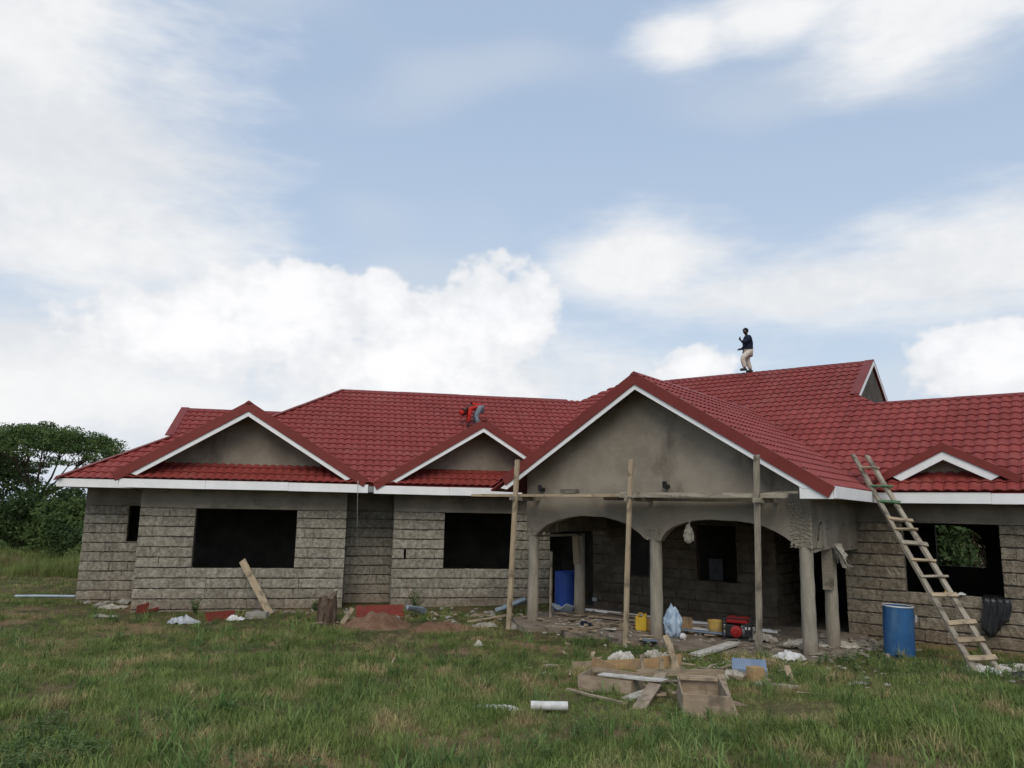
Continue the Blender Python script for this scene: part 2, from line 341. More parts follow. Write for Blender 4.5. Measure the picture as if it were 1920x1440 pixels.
def wall(p0, d, out, length, z0, z1, ztop, course, holes=(), core='mortar', individual=True, zref=None, thick=.2, ringmat='concrete', parent=house, bmat='stone'):
    """p0 world point at the wall's start on its face; d along; out outward normal; holes (a, b, za, zb) along/height; courses below z1, ring beam z1..ztop"""
    d = Vector(d); out = Vector(out); p0 = Vector((p0[0], p0[1], 0)); inn = -out
    cuts = sorted(set([0, length] + [h[0] for h in holes] + [h[1] for h in holes]))
    mb = MB()
    def slab(m, a, b, za, zb, f0, f1):
        if b - a < 1e-4 or zb - za < 1e-4: return
        q = [p0 + d * x + inn * y + Z * z for z in (za, zb) for (x, y) in ((a, f0), (b, f0), (b, f1), (a, f1))]; m.hexa(q)
    for a, b in zip(cuts[:-1], cuts[1:]):
        hs = [h for h in holes if h[0] <= a + 1e-4 and h[1] >= b - 1e-4]; z = z0
        for h in sorted(hs, key=lambda h: h[2]): slab(mb, a, b, z, min(h[2] - .012, z1), .05, thick); z = h[3] + .004
        slab(mb, a, b, z, z1, .05, thick)
    w = mb.build('wall', core, parent)
    if ztop > z1 + .01:
        rb = MB(); zc = z1
        slab(rb, 0, length, zc, ztop, -.004, thick + .01); rb.build('ring_beam', ringmat, w, bevel=.008)
    zref = z0 if zref is None else zref; rows = []; z = zref
    while z > z0 - course: z -= course
    joined = MB()
    while z < z1 - .03:
        za, zb = max(z, z0 - .25), min(z + course, z1)
        if zb - za > .05: rows.append((za, zb))
        z += course
    for ri, (za, zb) in enumerate(rows):
        zm = (za + zb) / 2; segs = [(0.0, length)]
        for h in holes:
            if h[2] - .02 < zm < h[3] + .02:
                ns = []
                for a, b in segs:
                    if h[1] <= a or h[0] >= b: ns.append((a, b)); continue
                    if h[0] - a > .03: ns.append((a, h[0]))
                    if b - h[1] > .03: ns.append((h[1], b))
                segs = ns
        for a, b in segs:
            x = a; first = True
            while x < b - .02:
                ln = random.uniform(.36, .58) * (.6 if (first and ri % 2) else 1); first = False
                if b - (x + ln) < .18: ln = b - x
                g = random.choice((0, 0, .003, .006, .012)); hh = zb - za - random.uniform(.012, .026)
                c = p0 + d * (x + ln / 2) + Z * (zm + random.uniform(-.003, .003)) + out * random.uniform(-.008, .008)
                s = random.choice((-1, 1))
                M = fr3(d * (ln - g) * s, inn, Z * hh, c)
                ms = random.choice(BLK)
                if individual:
                    ob = put(ms, 'stone_block', M, w); NB[0] += 1
                    if bmat != 'stone': ob.material_slots[0].link = 'OBJECT'; ob.material_slots[0].material = MATS[bmat]
                else: joined.add([v.co for v in ms.vertices], [tuple(f.vertices) for f in ms.polygons], M)
                x += ln
    if not individual: tag(joined.build('stone_blocks', bmat, w), kind='stuff')
    return w
CL, CR = .2575, .2417
# left wing front: block A, recess, block B, set-back block at the far left
wall(P('L', -5.62, 20.91, 0), uL, -nL, 5.16, -.15, 2.49, 3.03, CL, [(1.34, 3.88, .985, 2.475)], zref=.985)
wall(P('L', -.46, 21.99, 0), uL, -nL, 1.26, -.15, 2.49, 3.03, CL, zref=.985)
wall(P('L', .80, 20.91, 0), uL, -nL, 4.36, -.15, 2.49, 3.03, CL, [(1.38, 3.28, .985, 2.525), (.305, .365, 1.235, 1.48)], zref=.985)
wall(P('L', -7.6, 22.98, 0), uL, -nL, 1.98, -.15, 2.52, 3.1, CL, [(1.13, 1.75, 1.55, 2.52)], zref=.985)
# right wing front, porch back wall
wall(P('R', -4.36, 17.7, 0), uR, -nR, 6.4, -.15, 2.48, 3.0, CR, [(1.16, 2.88, 1.08, 2.478)], zref=1.08, bmat='tan_stone')
wall(P('R', -10.72, 17.7, 0), uR, -nR, 4.86, -.1, 2.35, 3.0, CR, [(.97, 1.65, .97, 2.3), (2.94, 3.94, 1.0, 2.3)], zref=1.0, individual=False, bmat='shaded_brown_stone', core='shaded_brown_stone', ringmat='dark_cement')
# returns
wall(P('L', -.463, 20.94, 0), nL, uL, 1.05, -.15, 2.49, 3.02, CL, zref=.985, individual=False)
wall(P('L', .803, 20.94, 0), nL, -uL, 1.05, -.15, 2.49, 3.02, CL, zref=.985, individual=False)
wall(P('L', -5.617, 20.94, 0), nL, -uL, 2.04, -.15, 2.49, 3.02, CL, zref=.985, individual=False)
wall(P('L', -7.597, 23.0, 0), nL, -uL, 5.0, -.15, 2.5, 3.1, CL, zref=.985, individual=False)
wall(P('R', -5.86, 17.72, 0), nR, uR, 2.4, -.1, 2.4, 3.0, CR, zref=1.0, individual=False, bmat='shaded_brown_stone', core='shaded_brown_stone', ringmat='dark_cement')
wall(P('R', -4.358, 17.73, 0), nR, -uR, 2.4, -.1, 2.4, 3.0, CR, zref=1.0, individual=False)
# inside and rear walls
def plain_wall(f, a, b, z0, z1, holes=(), th=.18, m='dark_cement', name='rear_wall'):
    a, b = P(f, a[0], a[1], 0), P(f, b[0], b[1], 0); d = (b - a).normalized(); L = (b - a).length; o = d.cross(Z); mb = MB()
    cuts = sorted(set([0, L] + [h[0] for h in holes] + [h[1] for h in holes]))
    for x0, x1 in zip(cuts[:-1], cuts[1:]):
        hs = [h for h in holes if h[0] <= x0 + 1e-4 and h[1] >= x1 - 1e-4]; z = z0
        for h in hs + [None]:
            zt = h[2] if h else z1
            if zt - z > 1e-3: mb.hexa([a + d * x + o * y + Z * zz for zz in (z, zt) for (x, y) in ((x0, -th / 2), (x1, -th / 2), (x1, th / 2), (x0, th / 2))])
            if h: z = h[3]
    return mb.build(name, m, house)
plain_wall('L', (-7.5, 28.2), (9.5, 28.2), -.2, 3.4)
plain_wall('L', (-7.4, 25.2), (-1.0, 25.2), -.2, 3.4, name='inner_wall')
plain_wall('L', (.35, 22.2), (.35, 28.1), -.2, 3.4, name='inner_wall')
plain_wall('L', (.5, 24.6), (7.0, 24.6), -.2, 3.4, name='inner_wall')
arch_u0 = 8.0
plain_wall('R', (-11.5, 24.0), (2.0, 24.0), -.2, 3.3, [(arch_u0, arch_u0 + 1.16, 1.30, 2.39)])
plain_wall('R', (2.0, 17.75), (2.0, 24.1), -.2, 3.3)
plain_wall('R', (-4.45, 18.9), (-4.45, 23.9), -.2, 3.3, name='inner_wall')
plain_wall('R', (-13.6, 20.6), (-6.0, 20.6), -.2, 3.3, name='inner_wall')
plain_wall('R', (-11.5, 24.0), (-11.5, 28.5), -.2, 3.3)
# arch spandrel in the rear opening (rounded upper right corner)
q0, q1, zc = -11.5 + arch_u0, -11.5 + arch_u0 + 1.16, 2.39
pts = [(q1 + .02, zc + .02), (q1 - .66, zc + .02)] + [(q1 - .66 + .66 * math.sin(R_(a)), zc - .58 + .58 * math.cos(R_(a))) for a in range(0, 91, 10)] + [(q1 + .02, zc - .58)]
MB().prism([P('R', u, 23.93, z) for u, z in pts], nR * .14).build('arch_infill', 'dark_cement', house)
# floor inside the house
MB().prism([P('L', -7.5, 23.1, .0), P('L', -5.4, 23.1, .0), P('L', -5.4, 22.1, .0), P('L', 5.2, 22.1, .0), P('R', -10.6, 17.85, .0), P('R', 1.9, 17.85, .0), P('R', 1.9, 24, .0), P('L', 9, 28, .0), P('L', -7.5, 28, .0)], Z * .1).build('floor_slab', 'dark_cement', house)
# porch floor: rough slab with a broken front edge
pf = [(-10.9, 17.75)] + [(-4.0, 17.75), (-3.75, 16.5), (-3.7, 15.0)] + [(-3.9 - .35 * i, 13.75 + .12 * math.sin(i * 1.7) - .1 * (i % 3)) for i in range(19)] + [(-10.9, 14.4)]
MB().prism([P('R', u, n, -.2) for u, n in pf], Z * .33).build('porch_floor', 'porch_dirt', house)

# ------------------------------------------------------------------ roof tiles
TW, TR = .21, .31
XS = [0, .016, .042, .072, .102, .13, .15, .164, .176, .186, .196, .21]
def tprof(x): s = x / .168; return .032 * math.sin(math.pi * min(1, s)) ** .7 if s < 1 else (.009 if abs(x - .186) < .002 else 0.0)
def tile_geo():
    vs_ = []
    for y, zf in ((0.014, lambda p: p * .8 - .002), (0.0, lambda p: p + .030), (.02, lambda p: p + .032), (TR + .012, lambda p: p + .004)):
        for x in XS: vs_.append((x, y, zf(tprof(x))))
    n = len(XS)
    return vs_, [(j * n + i, j * n + i + 1, (j + 1) * n + i + 1, (j + 1) * n + i) for j in range(3) for i in range(n - 1)]
TV, TF = tile_geo()
TILE = bpy.data.meshes.new('tile'); TILE.from_pydata(TV, [], TF); TILE.materials.append(MATS['tile'])
for p_ in TILE.polygons: p_.use_smooth = True
CAND = []
def slope(o0, du, dup, poly, sheet=True, indiv=False, off=0.0):
    """tile-covered slope: o0 world origin on eave, du along eave, dup up the slope (unit 3D); poly convex, in (s, r) slope coordinates"""
    nrm = du.cross(dup).normalized()
    if nrm.z < 0: nrm = -nrm
    area = sum(poly[i][0] * poly[(i + 1) % len(poly)][1] - poly[(i + 1) % len(poly)][0] * poly[i][1] for i in range(len(poly)))
    if area < 0: poly = poly[::-1]
    edges = [(poly[i], poly[(i + 1) % len(poly)]) for i in range(len(poly))]
    def side(e, p): (a, b) = e; return (b[0] - a[0]) * (p[1] - a[1]) - (b[1] - a[1]) * (p[0] - a[0])
    s0 = min(p[0] for p in poly); s1 = max(p[0] for p in poly); r0 = min(p[1] for p in poly); r1 = max(p[1] for p in poly)
    mb = MB(); base = empty('roof_slope', (0, 0, 0)); bpy.data.objects.remove(base)
    sh = MB(); q = [o0 + du * a + dup * b - nrm * .03 for a, b in poly]; sh.prism(q, -nrm * .04)
    part = sh.build('roof_slope', 'red_trim', house)
    bm = bmesh.new(); cutv = []
    for j in range(int(math.floor(r0 / TR)), int(math.ceil(r1 / TR))):
        for i in range(int(math.floor((s0 - off) / TW)), int(math.ceil((s1 - off) / TW))):
            a, b = off + i * TW, j * TR; cs = [(a, b - .02), (a + TW, b - .02), (a + TW, b + TR), (a, b + TR)]
            st = [[side(e, c) for c in cs] for e in edges]
            if any(max(x) <= 0 for x in st): continue
            M = fr3(du, dup, nrm, o0 + du * (a) + dup * b + nrm * random.uniform(-.001, .001))
            if all(min(x) >= 0 for x in st) or (b <= 0.001 and all(min(x) >= -.2 for x in st) and all(min(x) >= 0 for e, x in zip(edges, st) if abs(e[0][1]) > .001 or abs(e[1][1]) > .001)):
                if indiv: CAND.append((M.translation - Vector((0, 0, EYE)), M, part, mb)); continue
                mb.add(TV, TF, M)
            else:
                vv = [bm.verts.new(M @ Vector(p)) for p in TV]
                for f in TF: bm.faces.new([vv[k] for k in f])
    for (a, b) in edges:
        if abs(a[1]) < .001 and abs(b[1]) < .001: continue
        pa = o0 + du * a[0] + dup * a[1]; ed = du * (b[0] - a[0]) + dup * (b[1] - a[1]); inn = nrm.cross(ed).normalized()
        bmesh.ops.bisect_plane(bm, geom=bm.verts[:] + bm.edges[:] + bm.faces[:], plane_co=pa, plane_no=-inn, clear_outer=True)
    bm.verts.index_update(); mb.add([v.co.copy() for v in bm.verts], [tuple(v.index for v in f.verts) for f in bm.faces]); bm.free()
    return part, mb
PENDING = []
def wing_slope(f, e, ze, poly_un, indiv=False, off=0.0):
    u, n = FR[f]; PENDING.append(slope(P(f, 0, e, ze), u, (n * CA + Z * SA), [(a, (b - e) / CA) for a, b in poly_un], indiv=indiv, off=off))
eL, zL, eR, zR = 20.25, 3.205, 17.07, 3.105
# meeting of the two front slopes (valley) in plan
def valley(z):
    a = eL + (z - zL) / T; b = eR + (z - zR) / T; det = nL.x * nR.y - nL.y * nR.x
    return Vector(((a * nR.y - nL.y * b) / det, (nL.x * b - a * nR.x) / det, 0))
RL = (3.69 * 1.035 + 2.6); RLn = eL + (RL - zL) / T            # left ridge
RRz = 7.03; RRn = eR + (RRz - zR) / T                           # right upper ridge
RSz = 5.44; RSn = eR + (RSz - zR) / T                            # right lower ridge
v0, v1 = valley(3.2), valley(RL)
vl0, vl1 = un('L', v0.x, v0.y), un('L', v1.x, v1.y); vr0, vr1 = un('R', v0.x, v0.y), un('R', v1.x, v1.y)
hipu = -.95
wing_slope('L', eL, zL, [(hipu - (RLn - eL), eL), (vl0[0], eL), (vl1[0], RLn), (hipu, RLn)])
eA = 21.8; RA = 2.9 * 1.035 + 2.6; RAn = eA + (RA - zL) / T; gA = eA + 2.17
wing_slope('L', eA, zL, [(-7.98, eA), (-2.6, eA), (-2.6, gA), (-5.82, gA)], off=.07)
wing_slope('L', eA, zL, [(-5.82, gA), (-2.6, gA), (-2.6, RAn), (-5.82, RAn)], off=.07)
wing_slope('R', eR, zR, [(vr0[0], eR), (-4.7, eR), (-4.7, RRn), (-13.2, RRn), vr1], indiv=True)
wing_slope('R', eR, zR, [(-4.7, eR), (2.6, eR), (2.6, RSn), (-4.7, RSn)], indiv=True)
wing_slope('R', eR, zR, [(-4.7, RSn), (-4.17, RSn), (-4.7, RSn + .52)])
# porch roof, right-hand slope is seen
PA, PZ, PH = -7.40, 5.46, 3.84   # apex u, z, half width
PE = PZ - T * PH
PENDING.append(slope(P('R', PA + PH, 13.9, PE), nR, (-uR * CA + Z * SA), [(0, 0), (3.4, 0), (3.4 + 4.6, PH / CA), (0, PH / CA)]))
PENDING.append(slope(P('R', PA - PH, 13.9, PE), nR, (uR * CA + Z * SA), [(0, 0), (3.0, 0), (6.8, PH / CA), (0, PH / CA)]))
# 300 largest tiles in view are objects of their own
def hidden(p):
    u, n = un('R', p.x, p.y)
    if PA - PH - .2 < u < PA + PH + .1 and n < 17.1 + (PZ - T * abs(u - PA) - zR) / T: return True   # under the porch roof
    if abs(u + 2.3) < 1.5 and p.z < 4.15 - .5 * abs(u + 2.3) and n > 17.3: return True
    return u > -1.0 + (n - 17) * .05
cands = sorted([(c[0].length + (500 if hidden(c[1].translation) else 0), k) for k, c in enumerate(CAND)])
pick = set(k for _, k in cands[:300])
for k, (d, M, part, mb) in enumerate(CAND):
    if k in pick: put(TILE, 'tile', M, part)
    else: mb.add(TV, TF, M)
for part, mb in PENDING:
    o = mb.build('tile_covering', 'tile', part, smooth=True); tag(o, kind='stuff')
    md = o.modifiers.new('split', 'EDGE_SPLIT'); md.split_angle = R_(40)

# plain roof planes that face away from the front
def plane(pts, name='roof_slope', m='red_trim', th=.05):
    nr = (Vector(pts[1]) - Vector(pts[0])).cross(Vector(pts[2]) - Vector(pts[0])).normalized()
    if nr.z < 0: nr = -nr
    return MB().prism(pts, -nr * th).build(name, m, house)
bn = 2 * RLn - eL
plane([P('L', hipu, RLn, RL), P('L', vl1[0] + .5, RLn, RL), P('L', 11, bn, zL), P('L', hipu - 5, bn, zL)])
plane([P('L', hipu, RLn, RL), P('L', hipu - (RLn - eL), eL, zL), P('L', hipu - (RLn - eL), bn, zL)])
bA = 2 * RAn - eA
plane([P('L', -5.82, RAn, RA), P('L', -2.0, RAn, RA), P('L', -2.0, bA, zL), P('L', -7.98, bA, zL)])
plane([P('L', -5.82, gA, zL + T * 2.17), P('L', -7.98, eA, zL), P('L', -7.98, bA, zL), P('L', -5.82, bA - 2.17, zL + T * 2.17)])
plane([P('L', -5.8, gA, zL + T * 2.17), P('L', -5.8, RAn, RA), P('L', -5.8, bA - 2.17, zL + T * 2.17)], name='gablet_wall', m='plaster')
bR = 2 * RRn - eR
plane([P('R', -13.2, RRn, RRz), P('R', -4.7, RRn, RRz), P('R', -4.7, bR, zR), P('R', -15, bR, zR)])
plane([P('R', -13.2, RRn, RRz), Vector((v1.x, v1.y, RL)), P('R', -17, bR - 3, zR), P('R', -15, bR, zR)])
bS = 2 * RSn - eR
plane([P('R', -4.6, RSn, RSz), P('R', 2.6, RSn, RSz), P('R', 2.6, bS, zR), P('R', -4.6, bS, zR)])
plane([P('R', 2.55, eR, zR), P('R', 2.55, RSn, RSz), P('R', 2.55, bS, zR)], name='gable_wall', m='plaster')
gz = 5.76; gn = eR + (gz - zR) / T; gb = 2 * RRn - gn
plane([P('R', -4.7, gn, gz), P('R', -4.7, gb, gz), P('R', -3.2, gb, gz - .93), P('R', -3.2, gn - 1.0, gz - .93)])
plane([P('R', -4.74, gn + .1, gz), P('R', -4.74, RRn, RRz - .12), P('R', -4.74, gb - .1, gz)], name='gablet_wall', m='dark_cement')
plane([P('R', -4.74, RRn, zR), P('R', -4.74, gb, gz), P('R', -4.74, bR, zR)], name='gable_wall', m='plaster')

# ------------------------------------------------------------------ caps, fascias, bargeboards
def cap(a, b, n1, n2, w=.14, lift=.055, name='ridge_cap', m='red_trim', seg=1.9):
    """folded metal cap along a line; n1, n2 are the down-slope directions of the two sides"""
    a, b = Vector(a), Vector(b); n1, n2 = Vector(n1).normalized(), Vector(n2).normalized(); L = (b - a).length; k = max(1, round(L / seg)); mb = MB()
    for i in range(k):
        p, q = a.lerp(b, i / k), a.lerp(b, min(1, (i + 1.03) / k)); up = Z * (lift + .006 * (i % 2))
        for (x) in (0,):
            pr = [n1 * w - Z * .03, n1 * w, Z * .0, n2 * w, n2 * w - Z * .03]
            mb.add([p + up + r for r in pr] + [q + up + r for r in pr], [(0, 1, 6, 5), (1, 2, 7, 6), (2, 3, 8, 7), (3, 4, 9, 8), (0, 1, 2, 3, 4), (9, 8, 7, 6, 5)])
    return mb.build(name, m, house)
dL, dLb = -nL * CA - Z * SA, nL * CA - Z * SA
dR, dRb = -nR * CA - Z * SA, nR * CA - Z * SA
cap(P('L', hipu, RLn, RL), P('L', vl1[0] - .5, RLn, RL), dL, dLb)
cap(P('L', hipu, RLn, RL), P('L', hipu - 3.6, RLn - 3.6, RL - 3.6 * T), -nL * .7 + uL * .7 - Z * .1, -uL * .7 + nL * .7 - Z * .8, name='hip_cap')
cap(P('L', -5.82, RAn, RA), P('L', -2.0, RAn, RA), dL, dLb)
cap(P('L', -5.82, gA, zL + T * 2.17), P('L', -8.0, eA - .02, zL - .01), -nL * .7 + uL * .7 - Z * .1, -uL * .7 + nL * .7 - Z * .8, name='hip_cap')
cap(P('R', -13.2, RRn, RRz), P('R', -4.70, RRn, RRz), dR, dRb)
cap(P('R', -4.1, RSn, RSz), P('R', 2.6, RSn, RSz), dR, dRb)
cap(P('R', PA, 13.85, PZ), P('R', PA, 20.9, PZ), -uR * CA - Z * SA, uR * CA - Z * SA, w=.1)
cap(P('R', -4.66, gn - .05, gz + .02), P('R', -4.66, gb, gz + .02), uR * .5 - Z * .5, -uR * .3 + Z * .1, name='flashing', lift=.0)
def board(a, b, zt, zb, off, th, name, m, bevel=.005):
    """upright boards butted end to end between two points (tops at a, b)"""
    a, b = Vector(a), Vector(b); o = Vector(off).normalized(); L = (b - a).length; k = max(1, round(L / 2.3)); d = (b - a).normalized()
    for i in range(k):
        p, q_ = a + d * (L * i / k + (.0015 if i else 0)), a + d * (L * (i + 1) / k - (.0015 if i < k - 1 else 0)); j1, j2, jo = random.uniform(-.006, .006), random.uniform(-.006, .006), o * random.uniform(0, .006)
        p = p + Z * j1 + jo; q_ = q_ + Z * j2 + jo
        MB().hexa([p - Z * zb, q_ - Z * zb, q_ - Z * zb + o * th, p - Z * zb + o * th, p - Z * zt, q_ - Z * zt, q_ - Z * zt + o * th, p - Z * zt + o * th]).build(name, m, house, bevel=bevel)
FH = .215
board(P('L', -6.0, 20.29, 3.195), P('L', .07, 20.29, 3.185), 0, FH, -nL, .03, 'fascia', 'white_paint')
board(P('L', .22, 20.29, 3.165), P('L', 4.2, 20.29, 3.165), 0, FH, -nL, .03, 'fascia', 'white_paint')
board(P('L', .07, 20.31, 3.17), P('L', .22, 20.31, 3.17), 0, FH - .03, -nL, .01, 'fascia_joint', 'grey_metal')
board(P('L', -7.96, 21.84, 3.2), P('L', -5.9, 21.84, 3.2), 0, FH, -nL, .03, 'fascia', 'white_paint')
board(P('L', -7.96, 21.84, 3.2), P('L', -7.96, 27.5, 3.2), 0, FH, -uL, .03, 'fascia', 'white_paint')
board(P('L', -6.0, 20.30, 3.195), P('L', -6.0, 21.8, 3.195), 0, FH, -uL, .03, 'fascia', 'white_paint')
board(P('R', -3.56, 17.12, 3.09), P('R', 2.6, 17.12, 3.08), 0, FH, -nR, .03, 'fascia', 'white_paint')
board(P('R', -3.55, 13.9, 3.11), P('R', -3.55, 17.1, 3.09), 0, FH, uR, .03, 'fascia', 'white_paint')
MB().hexa([P('R', u, n, z) for z in (2.885, 3.11) for (u, n) in ((-4.13, 13.9), (-3.555, 13.9), (-3.555, 14.35), (-4.13, 14.35))]).build('eave_return', 'white_paint', house, bevel=.006)
# soffit framing shade: rafters under the front eaves
def rake(f, ua, za, half, n, slope_, zred=.25, zwhite=.13, left=None, right=None, nin=None, cutw=None, back=.12):
    """bargeboards of a front gable: red metal trim over a narrower white board; returns nothing"""
    u, nn = FR[f]
    for sgn, ln in ((-1, left or half), (1, right or half)):
        a = P(f, ua, n, za); b = P(f, ua + sgn * ln, n, za - slope_ * ln)
        d = (b - a).normalized(); pr = (Z - d * d.z).normalized()         # perpendicular to the rake, upward
        # red trim: upright face plus a flange lying back over the tiles
        e = d * .0
        q = [a - Z * zred, b - pr * zred * .86, b, a]
        th = nn * .025
        mb = MB().prism(q, th)
        mb.prism([a + Z * .012, b + pr * .012, b + pr * .012 + nn * back, a + Z * .012 + nn * back], -pr * .02)
        mb.build('bargeboard', 'red_trim', house, bevel=.004)
        wl_ = cutw if cutw is not None else ln - .42
        w0 = a - Z * (zred - .02) + nn * .03; w1 = P(f, ua + sgn * wl_, n, za - slope_ * wl_) - Z * (zred - .02) + nn * .03
        MB().prism([w0 - Z * (zwhite + .02), w1 + (-Z * (zwhite + .02)) - u * (sgn * .16) + Z * (.16 * slope_), w1 + u * sgn * .02, w0], nn * .03).build('barge_fascia', 'white_paint', house, bevel=.004)
def gable_roof(f, ua, za, half, n0, n1, slope_, th=.06, ext=None):
    u, nn = FR[f]
    for sgn in (-1, 1):
        h = half
        a, b = P(f, ua, n0, za - .02), P(f, ua + sgn * h, n0, za - .02 - slope_ * h)
        c, d = P(f, ua + sgn * h, n0 + .35, za - .02 - slope_ * h), P(f, ua, n1, za - .02)
        plane([a, b, c, d], th=th)
# cross gables A and B on the left wing
rake('L', -3.07, 5.25, 3.13, 20.23, .62, .26, .13)
gable_roof('L', -3.07, 5.25, 3.12, 20.25, 23.6, .62)
MB().prism([P('L', -5.85, 20.91, 3.3), P('L', -.29, 20.91, 3.3), P('L', -3.07, 20.91, 5.12)], nL * .15).build('gable_wall', 'plaster', house)
rake('L', 3.1, 5.04, 2.92, 20.23, .62, .24, .12, right=2.35)
gable_roof('L', 3.1, 5.04, 2.85, 20.25, 23.3, .62)
MB().prism([P('L', .45, 20.91, 3.3), P('L', 5.6, 20.91, 3.3), P('L', 5.3, 20.91, 3.62), P('L', 3.1, 20.91, 4.95)], nL * .15).build('gable_wall', 'plaster', house)
MB().prism([P('L', .9, 20.62, 3.43), P('L', 5.2, 20.62, 3.43), P('L', 5.2, 20.9, 3.64), P('L', .9, 20.9, 3.64)], Z * .03).build('flashing', 'red_trim', house)
cap(P('L', -3.07, 20.2, 5.25), P('L', -3.07, 23.5, 5.25), -uL * CA - Z * SA, uL * CA - Z * SA, w=.09, lift=.02)
cap(P('L', 3.1, 20.2, 5.04), P('L', 3.1, 23.2, 5.04), -uL * CA - Z * SA, uL * CA - Z * SA, w=.09, lift=.02)
# porch gable
rake('R', PA, PZ + .03, PH + .04, 13.86, T, .25, .11, left=3.47, cutw=3.5)
# small dormer on the right wing
rake('R', -2.3, 4.09, 1.3, 17.31, .535, .17, .17, cutw=.95)
gable_roof('R', -2.3, 4.09, 1.28, 17.33, 18.7, .535)
MB().prism([P('R', -3.35, 17.66, 3.3), P('R', -1.25, 17.66, 3.3), P('R', -2.3, 17.66, 3.93)], nR * .1).build('gable_wall', 'plaster', house)
MB().prism([P('R', -3.5, 17.42, 3.34), P('R', -1.1, 17.42, 3.34), P('R', -1.1, 17.62, 3.47), P('R', -3.5, 17.62, 3.47)], Z * .03).build('flashing', 'red_trim', house)
# gablets at the roof ends
def side_rake(u0, apex_n, apex_z, n_low, z_low, fr, name='gablet_bargeboard'):
    u, nn = FR[fr]; a, b = P(fr, u0, apex_n, apex_z + .05), P(fr, u0, n_low, z_low + .05); d = (b - a).normalized(); pr = d.cross(u)
    if pr.z < 0: pr = -pr
    MB().prism([a + u * .12, b + u * .12, b - u * .12, a - u * .12], pr * .03).build(name, 'red_trim', house)
    return a, b, pr
a_, b_, pr_ = side_rake(-4.79, RRn, RRz, gn, gz, 'R')
MB().prism([a_ - pr_ * .0 + uR * .1 - Z * .02, b_ + uR * .1 - Z * .02, b_ + uR * .1 - Z * .14, a_ + uR * .1 - Z * .14], uR * .02).build('gablet_fascia', 'white_paint', house)
a_, b_, pr_ = side_rake(-4.79, RRn, RRz, gb, gz, 'R')
MB().prism([a_ + uR * .1 - Z * .02, b_ + uR * .1 - Z * .02, b_ + uR * .1 - Z * .14, a_ + uR * .1 - Z * .14], uR * .02).build('gablet_fascia', 'white_paint', house)
side_rake(-5.84, RAn, RA, gA, zL + T * 2.17, 'L')

# ------------------------------------------------------------------ porch front: columns, arched beam and gable wall
arch1 = [(-10.22, 2.03), (-10.16, 2.10), (-9.93, 2.27), (-9.6, 2.39), (-9.31, 2.45), (-9.0, 2.485), (-8.7, 2.485), (-8.45, 2.47), (-8.1, 2.40), (-7.81, 2.32), (-7.68, 2.22), (-7.56, 2.16), (-7.47, 2.06), (-7.40, 2.03)]
arch2 = [(-7.10, 2.03), (-7.04, 2.13), (-6.95, 2.22), (-6.83, 2.31), (-6.6, 2.38), (-6.36, 2.44), (-6.03, 2.475), (-5.75, 2.475), (-5.49, 2.46), (-5.2, 2.42), (-4.97, 2.38), (-4.75, 2.29), (-4.58, 2.2), (-4.42, 2.08), (-4.33, 2.0)]
rz = lambda u: PZ - .12 - T * abs(u - PA)
outl = [(-10.5, 2.03)] + arch1 + arch2 + [(-4.08, 2.0), (-4.08, rz(-4.08)), (PA, rz(PA)), (-10.5, rz(-10.5))]
def wob(l): return [(u + random.uniform(-.012, .012), z + random.uniform(-.012, .012)) for u, z in l]
outl = [outl[0]] + wob(arch1) + wob(arch2) + outl[-4:]
MB().prism([P('R', u, 14.36, z) for u, z in outl], nR * .22).build('gable_wall', 'plaster', house, bevel=.012)
# rough, badly compacted concrete where the beam meets the columns
def lumps(c_u, c_n, c_z, ru, rz_, k, seed):
    mb = MB(); rr = random.Random(seed)
    for i in range(k):
        u, z = c_u + rr.uniform(-ru, ru), c_z + rr.uniform(-rz_, rz_)
        s = rr.uniform(.008, .024); mb.ico(P('R', u, c_n + .006, z), (s * 1.4, s, s), 1, .3, 2, i)
    mb.build('rough_concrete', 'column', house)
lumps(-4.27, 14.35, 2.4, .19, .4, 420, 1); lumps(-7.24, 14.35, 2.15, .17, .12, 190, 2); lumps(-10.34, 14.35, 2.1, .14, .08, 90, 3)
def column(u, n, r, z1, m='column', taper=.92):
    c = P('R', u, n, 0); g = -.1; mb = MB(); k = 9; prof = []
    pts = [c + Z * (g + (z1 - g) * i / k) + uR * random.uniform(-.006, .006) for i in range(k + 1)]
    mb.tube(pts, [r * (1.04 - .1 * i / k) * random.uniform(.985, 1.02) for i in range(k + 1)], 18)
    return mb.build('column', m, house, smooth=False)
column(-10.36, 14.47, .125, 2.06); column(-7.25, 14.47, .13, 2.06); column(-4.23, 14.47, .125, 2.04)
column(-4.13, 15.62, .12, 1.95); column(-10.16, 16.15, .135, 2.0)
# right side beam with the boarded arch, left side beam
def sidebeam(u0, prof, th):
    MB().prism([P('R', u0, n, z) for n, z in prof], uR * th).build('side_beam', 'concrete', house)
arc = [(14.62 + .78 * i / 8, 1.98 + .52 * math.sin(math.pi * i / 8) ** .7) for i in range(9)]
sidebeam(-4.25, [(14.585, 2.0)] + arc + [(15.8, 1.9), (17.69, 1.9), (17.69, 3.05), (14.585, 3.05)], .17)
for i in range(8):
    n = 14.64 + .094 * i; zt = 1.98 + .5 * math.sin(math.pi * (i + .5) / 8) ** .7
    MB().box(P('R', -4.066, n + .045, 0) + Z * ((2.0 + zt) / 2), (.02, .085, zt - 2.0), Matrix.Translation(P('R', -4.066, n + .045, 0) + Z * ((2.0 + zt) / 2)) @ Matrix.Rotation(-AR, 4, 'Z') @ Matrix.Translation(-(P('R', -4.066, n + .045, 0) + Z * ((2.0 + zt) / 2)))).build('formwork_board', 'old_wood', house)
